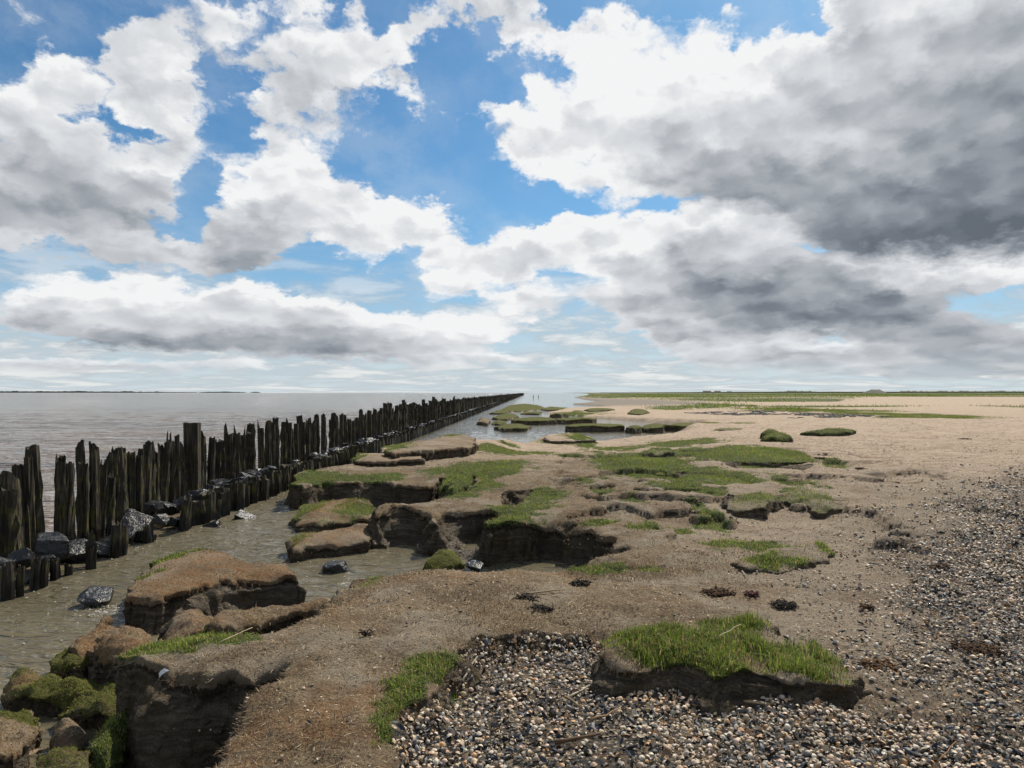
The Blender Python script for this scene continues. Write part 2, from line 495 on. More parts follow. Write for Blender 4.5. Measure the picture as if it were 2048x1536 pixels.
def water_material():
    m, t, b = mat('silty_sea_water')
    geo = t.new('ShaderNodeNewGeometry')
    P = geo.outputs['Position']
    x, y, z = t.sep(P)
    sed = t.smooth(t.noise(t.v('MULTIPLY', P, (.10, .30, 1)), .5, 5, .65)['Fac'], .3, .7)
    near = t.mix(sed, (.115, .100, .062), (.17, .148, .10))
    off = t.mix(sed, (.150, .104, .066), (.250, .185, .128))
    sea = t.smooth(t.m('SUBTRACT', x, t.m('MULTIPLY', y, .0257)), -5.5, -7.0)
    t.put(b.inputs['Base Color'], t.mix(sea, near, off))
    b.inputs['Roughness'].default_value = .05
    b.inputs['IOR'].default_value = 1.36
    r1 = t.noise(t.v('MULTIPLY', P, (1.1, 2.7, 1)), 2.3, 2.5, .5, 1.1)['Fac']
    r2 = t.noise(t.v('MULTIPLY', P, (.35, 1.0, 1)), 1.1, 5, .62, .3)['Fac']
    r3 = t.noise(t.v('MULTIPLY', P, (.5, 1.3, 1)), 4.5, 3, .6, .4)['Fac']
    calm = t.m('MAXIMUM', t.smooth(y, 30.0, 11.0, .22, 1.0), sea)       # the pools behind the bank lie sheltered
    n1 = bump(t, t.m('MULTIPLY', r2, t.lin(sea, 0, 1, .10, 1.0)), 1.0, 1.1)
    n2 = bump(t, t.m('MULTIPLY', t.m('ADD', r1, t.m('MULTIPLY', t.m('MULTIPLY', r3, sea), .5)), calm), .8, .13, n1)
    t.l.new(n2, b.inputs['Normal'])
    return m

def wood_material():
    m, t, b = mat('weathered_pile_wood')
    tc = t.new('ShaderNodeTexCoord'); oi = t.new('ShaderNodeObjectInfo')
    geo = t.new('ShaderNodeNewGeometry')
    P = geo.outputs['Position']; x, y, z = t.sep(P)
    g = t.noise(t.v('MULTIPLY', P, (34, 34, 2.2)), 1.0, 5, .65)['Fac']
    g2 = t.noise(P, 7.0, 4, .6)['Fac']
    c = t.ramp(g, [(.30, (.007, .006, .005)), (.45, (.022, .018, .013)), (.60, (.058, .048, .032)), (.78, (.14, .12, .085))])
    alg = t.mix(t.smooth(g, .3, .7), (.026, .025, .006), (.13, .115, .030))
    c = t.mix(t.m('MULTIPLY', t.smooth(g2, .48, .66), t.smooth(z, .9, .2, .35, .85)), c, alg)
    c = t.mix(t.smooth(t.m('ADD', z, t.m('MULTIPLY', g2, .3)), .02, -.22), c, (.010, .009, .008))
    t.put(b.inputs['Base Color'], c)
    t.put(b.inputs['Roughness'], t.smooth(t.m('ADD', z, t.m('MULTIPLY', g2, .5)), .35, -.25, .85, .28))
    b.inputs['Specular IOR Level'].default_value = .35
    n = bump(t, g, .9, .018)
    t.l.new(n, b.inputs['Normal'])
    return m

def rock_material():
    m, t, b = mat('wet_basalt')
    geo = t.new('ShaderNodeNewGeometry'); P = geo.outputs['Position']
    g = t.noise(P, 14.0, 5, .6)['Fac']; f = t.noise(P, 70.0, 3, .6)['Fac']
    c = t.ramp(g, [(.3, (.006, .006, .006)), (.55, (.014, .014, .014)), (.8, (.040, .038, .034))])
    t.put(b.inputs['Base Color'], c)
    t.put(b.inputs['Roughness'], t.lin(g, .3, .7, .20, .42))
    n = bump(t, t.m('ADD', g, t.m('MULTIPLY', f, .08)), .6, .05)
    t.l.new(n, b.inputs['Normal'])
    return m

def tint_material(name, rough=.8, transl=0.0, spec=.3, noise=0.0):
    """colour comes from the blade's, shell's or stalk's own 'tint'"""
    m, t, b = mat(name)
    c = t.attr('tint')['Color']
    if noise:
        geo = t.new('ShaderNodeNewGeometry')
        nn = t.noise(geo.outputs['Position'], noise, 3, .6)['Fac']
        c = t.mix(1.0, c, t.mix(nn, (.62, .62, .62), (1.3, 1.3, 1.3)), 'MULTIPLY')
    t.put(b.inputs['Base Color'], c)
    b.inputs['Roughness'].default_value = rough
    b.inputs['Specular IOR Level'].default_value = spec
    if transl:
        tr = t.new('ShaderNodeBsdfTranslucent')
        t.put(tr.inputs[0], c)
        mx = t.new('ShaderNodeMixShader'); mx.inputs[0].default_value = transl
        t.l.new(b.outputs[0], mx.inputs[1]); t.l.new(tr.outputs[0], mx.inputs[2])
        out = [n for n in t.n if n.bl_idname == 'ShaderNodeOutputMaterial'][0]
        t.l.new(mx.outputs[0], out.inputs[0])
    return m

def plain_material(name, c0, c1, scale=3.0, rough=.85):
    m, t, b = mat(name)
    geo = t.new('ShaderNodeNewGeometry')
    nn = t.noise(geo.outputs['Position'], scale, 4, .6)['Fac']
    t.put(b.inputs['Base Color'], t.mix(t.smooth(nn, .35, .65), c0, c1))
    b.inputs['Roughness'].default_value = rough
    return m

M_GROUND = ground_material()
M_WATER = water_material()
M_WOOD = wood_material()
M_ROCK = rock_material()
M_GRASS = tint_material('grass_blade', .55, .5, .25)
M_STRAW = tint_material('dry_straw', .8, .15, .2)
M_SHELL = tint_material('sea_shell', .55, 0, .32, 220.0)
M_WEED = tint_material('dried_seaweed', .85, 0, .15)

# ------------------------------------------------------------------ the lie of the land
WATER_Z = -0.45

SHORE = pts([   # broken lip of the bank from the foot of the picture back to the far slabs
    (395, 1600), (425, 1530), (462, 1450), (500, 1395), (550, 1346), (478, 1352), (400, 1357), (345, 1350), (268, 1322), (258, 1300),
    (330, 1268), (430, 1257), (520, 1266), (560, 1262), (604, 1240), (640, 1205), (668, 1180), (690, 1163), (724, 1142), (799, 1129),
    (850, 1124), (925, 1131), (987, 1139), (1050, 1141), (1107, 1140), (1141, 1125), (1185, 1112), (1234, 1090), (1228, 1073),
    (1175, 1050), (1107, 1038), (1038, 1043), (975, 1050), (966, 1044), (1000, 1022), (985, 1010), (925, 1012), (884, 1008), (872, 1020),
    (866, 1030), (858, 1017), (800, 1008), (752, 1018), (768, 1004), (830, 998), (866, 992), (890, 984), (946, 964), (956, 953),
    (930, 947), (884, 952), (857, 966), (799, 962), (738, 954), (645, 956), (600, 963), (582, 962),
    (592, 947), (659, 927), (694, 925), (712, 922), (706, 915), (712, 907), (740, 905), (790, 904), (820, 902), (790, 900), (764, 899),
    (762, 892), (800, 885), (868, 875), (896, 866), (946, 869), (1000, 872), (1026, 879)], 0.05)
SHORE_FAR = pts([   # gentle edge of the pool, the channel and the flats beyond
    (1026, 881), (1060, 890), (1082, 886), (1088, 876), (1140, 870), (1180, 884), (1200, 888), (1262, 885), (1310, 886), (1350, 880),
    (1400, 870), (1380, 862), (1424, 852), (1300, 842), (1180, 834), (1100, 826), (1140, 817), (1230, 814), (1150, 808), (1208, 803), (1172, 799),
    (1150, 794.5), (1180, 790)], -0.40)
sea_near = np.vstack([[(-1.35, -70), (-1.35, 1.0)], SHORE, [(-1.0, 27.2), (-60, 27.2), (-12000, 27.2), (-12000, -70)]]).astype(np.float32)
sea_far = np.vstack([[(-12000, 25.5), (-60, 25.5), (-2.0, 25.5)], SHORE_FAR[1:], [(160, 1500), (700, 9900), (-12000, 9900)]]).astype(np.float32)
inlet = pts([(760, 1640), (785, 1536), (800, 1500), (772, 1455), (800, 1425), (850, 1395), (905, 1345), (938, 1318), (930, 1292), (960, 1272),
             (1040, 1266), (1094, 1256), (1197, 1254), (1240, 1262), (1420, 1330), (1700, 1380), (1900, 1400), (2400, 1500), (2500, 1640)], 0.12)
nook = pts([(1004, 1000), (1003, 980), (1030, 970), (1062, 967), (1066, 976), (1045, 990), (1022, 1004)], .06)
scarp_a = pts([(1450, 990), (1490, 985), (1540, 990), (1560, 1005), (1600, 1008), (1670, 1020), (1640, 1032), (1540, 1050), (1480, 1042), (1455, 1020)], .05)
scarp_b = pts([(1440, 925), (1500, 922), (1580, 928), (1640, 926), (1620, 938), (1560, 945), (1470, 938)], .05)
scarp_c = pts([(1345, 945), (1400, 948), (1480, 958), (1500, 967), (1440, 974), (1380, 968), (1350, 958)], .05)
scarp_d = pts([(1210, 990), (1260, 988), (1310, 996), (1300, 1006), (1240, 1004)], .05)

def bluff_lean(x, y):
    r = np.zeros_like(x)
    for px, py, z, rad in ((790, 1060, -.1, .9), (930, 1050, -.1, .7), (470, 1470, -.1, .35), (380, 1400, -.1, .5), (870, 905, -.1, 1.2), (640, 1215, -.1, .5), (560, 1270, 0, .4)):
        cx, cy = at(px, py, z)
        r = np.maximum(r, np.exp(-((x - cx) ** 2 + (y - cy) ** 2) / rad ** 2))
    return r

CUTS = [   # polygon, floor height, face width, how upright, edge roughness, undercut
    dict(poly=sea_near, zb=-.85, w=.33, k=.52, en=.105, oh=.05, far=27.5, worn=.09, lean=bluff_lean),
    dict(poly=sea_far, zb=-.95, w=1.3, k=0.0, en=.35, oh=0, far=9e9),
    dict(poly=inlet, zb=-.005, w=.13, k=.5, en=.06, oh=.03, far=5.4, fade=lambda x, y: sstep(1.55, 1.0, x)),
    dict(poly=nook, zb=-.30, w=.14, k=.7, en=.04, oh=.03, far=15),
    dict(poly=scarp_a, zb=-.07, w=.22, k=.4, en=.12, oh=.02, far=15),
    dict(poly=scarp_b, zb=-.03, w=.30, k=.4, en=.18, oh=.02, far=25),
    dict(poly=scarp_c, zb=-.06, w=.24, k=.4, en=.14, oh=.02, far=20),
    dict(poly=scarp_d, zb=-.03, w=.24, k=.4, en=.10, oh=.02, far=18),
]

def top_field(X, Y):
    bank = sstep(2.6, .6, X - .10 * Y) * sstep(26, 14, Y)
    z = .045 + .06 * fbm(X * .45, Y * .45, octv=3, seed=3) + .022 * fbm(X * 1.9, Y * 1.9, octv=3, seed=5)
    z = z + bank * (.045 * fbm(X * 1.1, Y * 1.1, octv=3, seed=11) + .022 * fbm(X * 3.6, Y * 3.6, octv=3, seed=12))
    z = z + .085 * np.exp(-((X + .7) / 1.7) ** 2 - ((Y - 4.4) / 2.3) ** 2)
    near_r = sstep(1.2, 2.4, X) * sstep(9, 6, Y)
    z = z * (1 - near_r) + near_r * (.02 + .03 * fbm(X * .8, Y * .8, octv=3, seed=9))
    far = sstep(20, 34, Y)
    ratio = X / np.maximum(Y, 1)
    zf = -.30 + .38 * sstep(.05, .42, ratio) + .07 * fbm(X * .12, Y * .12, octv=3, seed=21)
    far = np.maximum(far, sstep(15, 25, Y) * sstep(-1.0, .6, X) * sstep(9, 4, X))
    z = z * (1 - far) + far * zf
    z = z + .35 * sstep(95, 150, Y) * sstep(.10, .20, ratio)
    # trodden, wind-nibbled surface
    sandy = sstep(1.0, 3.0, X - .05 * Y) + sstep(12, 20, Y)
    dim = fbm(X * 3.4, Y * 3.4, octv=4, seed=13, gain=.55)
    z = z + np.clip(sandy, 0, 1) * .020 * dim * sstep(70, 20, Y) + .05 * np.clip(fbm(X * .7, Y * .5, octv=3, seed=14), -.3, 1) * np.clip(sandy, 0, 1) * sstep(80, 30, Y) * sstep(5, 9, Y)
    rough = .020 * fbm(X * 9, Y * 9, octv=4, seed=7, gain=.6) + .009 * fbm(X * 30, Y * 30, octv=2, seed=8)
    return z + rough * sstep(60, 8, Y)

def carve(X, Y, Z, cuts, inside_is_cut=True):
    dx = np.zeros_like(X); dy = np.zeros_like(X); wall = np.zeros_like(X); low = np.zeros_like(X)
    for c in cuts:
        P = c['poly']
        m = np.ones(X.shape, bool)
        if c['far'] < 1e9: m &= (Y < c['far'] + 2)
        if len(P) < 40 and c['far'] < 100:
            mn = P.min(0) - 1.2; mx = P.max(0) + 1.2
            m &= (X > mn[0]) & (X < mx[0]) & (Y > mn[1]) & (Y < mx[1])
        x = X[m]; y = Y[m]; z = Z[m]
        if not len(x): continue
        s, gx, gy = poly_sdf(x, y, P)
        if inside_is_cut: s, gx, gy = -s, -gx, -gy
        e = c['en']; fq = .26 / e
        cliff = c['k'] > 0
        s = s + e * (1.15 * fbm(x * fq, y * fq, octv=3, seed=31, gain=.6) + .55 * fbm(x * fq * 4.3, y * fq * 4.3, octv=3, seed=35, gain=.6))
        w0 = c['w']
        vary = fbm(x * 1.1, y * 1.1, octv=2, seed=37) if cliff else 0 * x
        w = w0 * np.clip(1 + 1.1 * vary, .5, 2.2)
        lean = c['lean'](x, y) if 'lean' in c else 0 * x
        w = w * (1 + 1.1 * lean)
        if cliff:   # the edge of the sod is worn down
            z = z - c.get('worn', .05) * np.exp(-np.maximum(s, 0) / (.10 + .5 * w0)) * np.clip(.6 + 1.2 * fbm(x * 1.7, y * 1.7, octv=3, seed=39), 0, 1.6)
        q = np.clip((s + w) / w, 0, 1)
        t = np.clip(q * (1.35 - .35 * q), 0, 1)
        zb = c['zb'] + .05 * fbm(x * 1.3, y * 1.3, octv=3, seed=41)
        depth = np.maximum(z - zb, 0)
        if 'fade' in c: depth = depth * c['fade'](x, y)
        if cliff:   # ledges
            lv = fbm(x * 2.6, y * 2.6, octv=3, seed=43)
            t = np.clip(t + .10 * np.sin(t * 17 + 5 * lv) * t * (1 - t) * 2.6 + .22 * lv * t * (1 - t) * 2, 0, 1)
        zn = z - depth * (1 - t)
        wm = np.clip(np.minimum(q, 1 - q) * 5, 0, 1) * np.clip(depth / .12, 0, 1)
        outside = np.exp(-np.maximum(-w - s, 0) / .30)
        kk = np.clip(c['k'] * (1 - .75 * vary) * (1 - .75 * lean), .05, .85) if cliff else 0
        pull = kk * w * (1 - q) * outside
        pull = pull + c['oh'] * np.maximum(np.sin(np.pi * q), 0) ** .8 * np.clip(depth / .3, 0, 1)
        if cliff:
            st = fbm(x * 1.5, y * 1.5, zn * 30, octv=3, seed=51)
            lump = fbm(x * 4.2, y * 4.2, zn * 6.0, octv=4, seed=57, gain=.6)
            hole = np.clip(fbm(x * 2.4, y * 2.4, zn * 3.2, octv=2, seed=59) - .22, 0, 1)
            pull = pull + wm * (.022 * st + .085 * lump + .22 * hole) * np.clip(depth / .3, .2, 1)
        dx[m] += gx * pull; dy[m] += gy * pull
        Z[m] = zn
        if cliff: wall[m] = np.maximum(wall[m], np.where((q > 0.0) & (q < .95), np.clip(depth / .10, 0, 1), 0) * np.clip((1 - q) * 4, 0, 1))
        low[m] = np.maximum(low[m], (1 - q))
    return dx, dy, Z, wall, low

def ell(X, Y, lst, z=.05, soft=.6, seed=61, amp=1.05, fs=1.0):
    """patches drawn as ellipses on the ground, with ragged outlines"""
    r = np.zeros_like(X)
    for e in lst:
        px, py, rx, ry = e[:4]; sh = e[4] if len(e) > 4 else 0.0
        cx, cy = at(px, py, z)
        ax = rx / F * cy; ay = cy * cy * ry / (F * (EYE - z))
        m = (np.abs(X - cx) < 2.2 * ax + abs(sh) * 2 * ay) & (np.abs(Y - cy) < 2.2 * ay)
        if not m.any(): continue
        x = X[m] - cx; y = Y[m] - cy
        u = (x - sh * y) / ax; v = y / ay
        d = np.sqrt(u * u + v * v) + amp * fbm(X[m] * 2.4 * fs / max(ax, .15) ** .5, Y[m] * 2.4 * fs / max(ax, .15) ** .5, octv=4, seed=seed, gain=.6)
        r[m] = np.maximum(r[m], sstep(1 + soft, 1 - soft, d))
    return r

GRASS = [
    (345, 1290, 80, 26), (430, 1280, 95, 22), (870, 1360, 62, 34), (805, 1412, 40, 40), (785, 1475, 34, 44),
    (1040, 1016, 62, 26, .25), (1085, 985, 40, 14), (1000, 1038, 42, 14), (1190, 1127, 62, 12), (1312, 1134, 24, 7), (690, 1160, 40, 8),
    (735, 1135, 40, 6),
    (905, 940, 60, 8), (960, 938, 75, 14), (1020, 932, 46, 10), (915, 982, 50, 7), (960, 970, 40, 8),
    (615, 950, 36, 13), (680, 950, 60, 6), (760, 952, 60, 6), (712, 910, 8, 7), (785, 888, 26, 6), (905, 866, 20, 3), (1018, 877, 18, 4),
    (995, 895, 70, 8), (1060, 890, 40, 5), (1120, 866, 40, 5), (1175, 873, 20, 6), (1230, 882, 50, 4), (1340, 880, 60, 5), (1400, 880, 40, 4),
    (1250, 915, 70, 16), (1310, 905, 60, 12), (1290, 935, 90, 13), (1235, 930, 60, 12), (1390, 900, 60, 10), (1460, 903, 100, 12),
    (1540, 908, 70, 12), (1500, 920, 80, 8), (1330, 945, 60, 9), (1400, 950, 80, 10), (1470, 960, 50, 10), (1360, 975, 50, 10), (1410, 983, 40, 9),
    (1395, 1005, 28, 12), (1425, 1032, 36, 12), (1345, 1043, 40, 7), (1595, 968, 36, 11), (1600, 990, 30, 8), (1450, 1068, 50, 9), (1525, 1072, 55, 10),
    (1170, 963, 20, 6), (1200, 980, 24, 5), (1270, 996, 26, 6), (1200, 1042, 40, 5), (1210, 958, 22, 4), (1660, 920, 22, 5), (1670, 932, 12, 4),
    (1300, 1050, 40, 4), (1460, 895, 60, 4), (1140, 900, 24, 4), (1190, 890, 18, 3),
    (1480, 846, 20, 1.6), (1420, 843, 16, 1.5), (1860, 836, 90, 2.2), (1920, 833, 36, 2.2), (1730, 828, 60, 3), (1640, 822, 110, 3), (1560, 818, 60, 2),
    (1370, 811, 60, 3), (1440, 809, 40, 3), (1330, 814, 30, 2), (1800, 830, 90, 3), (2035, 814, 30, 2.2), (1250, 836, 30, 2), (1150, 820, 50, 2),
]
DARKSOD = [(1210, 1000, 60, 10), (1560, 1030, 70, 14), (1500, 940, 80, 6), (1620, 1000, 60, 14), (1330, 1090, 90, 18), (700, 1250, 60, 22), (1180, 1190, 120, 16)]

def ground_attrs(X, Y, wall, low):
    a = {}
    g = ell(X, Y, GRASS)
    ratio = X / np.maximum(Y, 1)
    # salt marsh beyond the sand
    edge = 105 + 85 * sstep(.46, .52, ratio) + 10 * fbm(X * .05, Y * .05, octv=3, seed=71)
    marsh = sstep(0, 12, Y - edge) * (ratio > .05)
    strip = sstep(0, 6, Y - (72 + 8 * fbm(X * .06, Y * .06, octv=3, seed=72))) * sstep(90, 80, Y) * sstep(.34, .38, ratio) * sstep(.62, .52, ratio)
    fb = fbm(X * .03, Y * .012, octv=4, seed=73)
    marsh = marsh * np.clip(.78 + .9 * fb, 0, 1)
    gs = sstep(92, 108, Y) * sstep(0, 1, X) * sstep(34, 27, X + 5 * fbm(X * .05, Y * .02, octv=3, seed=79)) * sstep(700, 300, Y)
    marsh = marsh * (1 - gs)
    a['grass'] = np.maximum(np.maximum(g, marsh), strip * .75) * (1 - .85 * wall)
    sand = sstep(11.0, 24.0, Y + 6.0 * sstep(.2, .6, ratio) + 4.5 * fbm(X * .5, Y * .5, octv=3, seed=75))
    sand = np.maximum(sand, .35 * sstep(1.0, 2.2, X - .06 * Y + .35 * fbm(X * 1.2, Y * 1.2, octv=3, seed=76)) * sstep(2.5, 5, Y))
    a['sand'] = np.clip(sand, 0, 1)
    a['mud'] = np.clip(np.maximum(gs * .9, sstep(-.30, -.40, 0 * X - .2) * low * .7 + low * .6 * (Y > 24)), 0, 1)
    # shell beach: the inlet and the rising bank on the right
    a['shell'] = shell_mask(X, Y)
    a['crumb'] = sstep(40, 6, Y) * (1 - a['shell'])
    a['rust'] = ell(X, Y, [(620, 1215, 120, 22), (560, 1235, 60, 14), (640, 1470, 160, 60), (500, 1500, 70, 50), (900, 1150, 200, 20)], soft=.6) * .55
    a['moss'] = np.zeros_like(X)
    a['wall'] = wall
    return a

RBED = pts([(1700, 1375), (1800, 1310), (1850, 1250), (1800, 1215), (1830, 1150), (1850, 1090), (1905, 1040), (1960, 985), (2030, 940), (2200, 890),
            (2600, 900), (2900, 1100), (3000, 1640), (1500, 1640), (1560, 1400)], 0.0)
def shell_mask(X, Y):
    r = np.zeros_like(X)
    m = (Y < 26) & (X > -1.6)
    if m.any():
        x = X[m]; y = Y[m]
        s1, _, _ = poly_sdf(x, y, inlet)
        s2, _, _ = poly_sdf(x, y, RBED)
        n = fbm(x * 1.6, y * 1.6, octv=4, seed=77, gain=.6)
        v1 = sstep(-.01, .05, s1 + .03 * n)
        v2 = sstep(-.35, .9, s2 + .6 * n) * sstep(20, 8, y) + .35 * sstep(-1.8, .3, s2 + 1.1 * n) * sstep(22, 9, y)
        r[m] = np.clip(np.maximum(v1, v2), 0, 1)
    return r

def axis(knots):
    """coordinate axis from (position, step) knots, the step changing smoothly between them"""
    out = [knots[0][0]]
    for (a, da), (b, db) in zip(knots[:-1], knots[1:]):
        p = a
        while p < b - 1e-6:
            f = (p - a) / (b - a)
            p = p + math.exp(math.log(da) * (1 - f) + math.log(db) * f)
            out.append(min(p, b))
    return np.array(sorted(set(np.round(out, 5))), np.float32)

gx_r = axis([(0, .024), (2.4, .027), (5.5, .07), (12, .22), (40, 1.2), (200, 12), (1500, 120), (9500, 900)])
gx_l = axis([(0, .024), (4.6, .026), (6.5, .08), (12, .6), (40, 4), (200, 40), (9500, 1500)])
gxs = np.concatenate([-gx_l[::-1], gx_r[1:]])
gys = np.concatenate([np.array([-60, -20, -8, -3, -1, 0, .8, 1.4, 1.9, 2.3], np.float32),
                      axis([(2.55, .017), (4.5, .019), (8, .028), (14, .045), (20, .09), (32, .2), (60, .6), (120, 1.4), (400, 14), (2000, 150), (9500, 900)])])
GX, GY = np.meshgrid(gxs, gys)
X0 = GX.ravel().astype(np.float32); Y0 = GY.ravel().astype(np.float32)
Z0 = top_field(X0, Y0)
# the turf in the middle ground is eaten into hollows with ragged little edges
hn = fbm(X0 * .75, Y0 * .95, octv=4, seed=81, gain=.55)
hreg = sstep(6.0, 7.5, Y0) * sstep(24, 17, Y0) * sstep(-.6, .8, X0 - .06 * Y0) * sstep(8.5, 5.5, X0 - .12 * Y0)
hol = sstep(.06, .11, hn) * hreg
Z0 = Z0 - .085 * hol + .03 * hreg * sstep(.12, -.1, hn)
ddx, ddy, Z0, wall0, low0 = carve(X0, Y0, Z0, CUTS)
wall0 = np.maximum(wall0, .62 * np.clip(1.15 - np.abs(hol - .5) * 2.6, 0, 1) * hreg)
GA = ground_attrs(X0, Y0, wall0, low0)
GV = np.stack([X0 + ddx, Y0 + ddy, Z0], -1)
# loose shells and litter give the beach a lumpy skin
GV[:, 2] += GA['shell'] * (.020 * fbm(X0 * 3.2, Y0 * 3.2, octv=3, seed=91) + .008 * fbm(X0 * 22, Y0 * 22, octv=2, seed=92)) * sstep(25, 8, Y0)
NY, NX = GX.shape
me = make_mesh('ground', GV, grid_faces(NY, NX), GA)
link('ground', me, M_GROUND, kind='structure')
print('ground', NX, NY, len(GV))

# ------------------------------------------------------------------ water: sea, channel and pools at one level
wx = np.concatenate([-axis([(0, .09), (8, .09), (20, .35), (80, 2.5), (400, 20), (9500, 900)])[::-1], axis([(0, .09), (1, .09), (6, .4), (40, 2.5), (400, 25), (9500, 900)])[1:]])
wy = np.concatenate([np.array([-60, -10, 0, 1, 2, 2.6], np.float32), axis([(3, .05), (10, .07), (20, .16), (50, .6), (150, 3), (600, 25), (9500, 700)])])
WX, WY = np.meshgrid(wx, wy)
X1 = WX.ravel().astype(np.float32); Y1 = WY.ravel().astype(np.float32)
seaw = sstep(-5.6, -7.2, X1 - .0257 * Y1)
wz = (.026 * fbm(X1 * 2.0, Y1 * 2.6, octv=3, seed=101) + .012 * fbm(X1 * 6, Y1 * 6, octv=2, seed=102)) * sstep(60, 15, Y1) * (1 - seaw)
swell = .045 * np.sin(Y1 * 1.25 + X1 * .35 + 2.2 * fbm(X1 * .25, Y1 * .25, octv=3, seed=103)) * (.6 + .6 * fbm(X1 * .4, Y1 * .4, octv=2, seed=104))
wz = wz + seaw * (swell * sstep(120, 30, Y1) + .035 * fbm(X1 * .8, Y1 * 1.8, octv=4, seed=105) * sstep(150, 40, Y1))
link('water', make_mesh('water', np.stack([X1, Y1, WATER_Z + wz], -1), grid_faces(*WX.shape)), M_WATER, kind='structure')

# ------------------------------------------------------------------ scattering
def quad_info(V, f):
    a, b, c, d = V[f[:, 0]], V[f[:, 1]], V[f[:, 2]], V[f[:, 3]]
    n = np.cross(c - a, d - b) * .5
    area = np.linalg.norm(n, axis=1)
    return area, n / np.maximum(area, 1e-9)[:, None]

def scatter(V, f, w, dens, rng=RNG):
    """w: weight per vertex (0..1); dens: per-quad number per square metre (array or float)"""
    wq = w[f].mean(1)
    k = wq > .02
    f = f[k]; wq = wq[k]
    if not isinstance(dens, float): dens = dens[k]
    area, n = quad_info(V, f)
    e = np.minimum(area * wq * dens, 60)
    cnt = np.floor(e + rng.random(len(e))).astype(int)
    i = np.repeat(np.arange(len(f)), cnt)
    u = rng.random(len(i))[:, None]; v = rng.random(len(i))[:, None]
    P = (V[f[i, 0]] * (1 - u) + V[f[i, 1]] * u) * (1 - v) + (V[f[i, 3]] * (1 - u) + V[f[i, 2]] * u) * v
    return P.astype(np.float32), n[i].astype(np.float32), i, f[i]

def blades(P, N, length, width, cols, lean=.45, droop=0.0, rng=RNG, flat=False, simple=False, dirs=None):
    """grass blades as thin bent strips: root, bend, tip"""
    n = len(P)
    ang = rng.random(n) * 2 * np.pi
    side = np.stack([np.cos(ang), np.sin(ang), np.zeros(n)], -1)
    out = np.stack([-np.sin(ang), np.cos(ang), np.zeros(n)], -1)
    if dirs is not None:
        out = dirs + .35 * rng.normal(size=(n, 3)); out[:, 2] = 0
        out /= np.maximum(np.linalg.norm(out, axis=1), 1e-6)[:, None]
        side = np.stack([-out[:, 1], out[:, 0], np.zeros(n)], -1)
    le = (np.abs(rng.normal(size=n)) * lean + .08)[:, None]
    up = np.array([0, 0, 1.0])[None, :] * .75 + N * .25
    L = length[:, None]; Wd = width[:, None] * .5
    if flat:
        d1 = out; mid = P + d1 * L * .5 + N * .004; tip = P + d1 * L + N * (.003 + .01 * rng.random(n)[:, None])
    else:
        mid = P + (up + out * le * .5) * L * .55
        tip = P + (up * (1 - .35 * le) + out * le * 1.25) * L - np.array([0, 0, droop])[None] * L
    if simple:
        V = np.stack([P - side * Wd, P + side * Wd, tip], 1).reshape(-1, 3)
        f = np.arange(n * 3, dtype=np.int32).reshape(n, 3); k = 3
    else:
        V = np.stack([P - side * Wd, P + side * Wd, mid - side * Wd * .8, mid + side * Wd * .8, tip], 1).reshape(-1, 3)
        b = (np.arange(n, dtype=np.int32) * 5)[:, None]
        f = np.concatenate([b + np.array([[0, 1, 3]]), b + np.array([[0, 3, 2]]), b + np.array([[2, 3, 4]])], 0); k = 5
    return V, f, np.repeat(cols, k, 0)

def pick_cols(n, pal, rng=RNG, jit=.18):
    pal = np.array(pal, np.float32)
    c = pal[rng.integers(0, len(pal), n)] * (1 + jit * rng.normal(size=(n, 1)))
    return np.clip(c, .004, .9).astype(np.float32)

PAL_GRASS = [(.130, .205, .024), (.170, .245, .036), (.095, .160, .020), (.215, .275, .052), (.140, .205, .038), (.34, .29, .12), (.19, .225, .040), (.27, .20, .09)]
PAL_MOSS = [(.165, .215, .022), (.22, .265, .034), (.125, .165, .018), (.26, .24, .05), (.21, .16, .04)]
PAL_FAR = [(.150, .195, .033), (.20, .225, .050), (.12, .15, .03), (.26, .235, .09)]
PAL_THATCH = [(.165, .112, .062), (.235, .168, .095), (.10, .066, .036), (.33, .25, .155), (.20, .155, .095)]
PAL_STRAW = [(.42, .34, .22), (.30, .22, .13), (.52, .44, .31), (.20, .14, .08), (.11, .075, .045)]

def join(parts):
    V, f, c = [], [], []; o = 0
    for v, ff, cc in parts:
        if len(v) == 0: continue
        V.append(v); f.append(ff + o); c.append(cc); o += len(v)
    return np.concatenate(V), np.concatenate(f), np.concatenate(c)

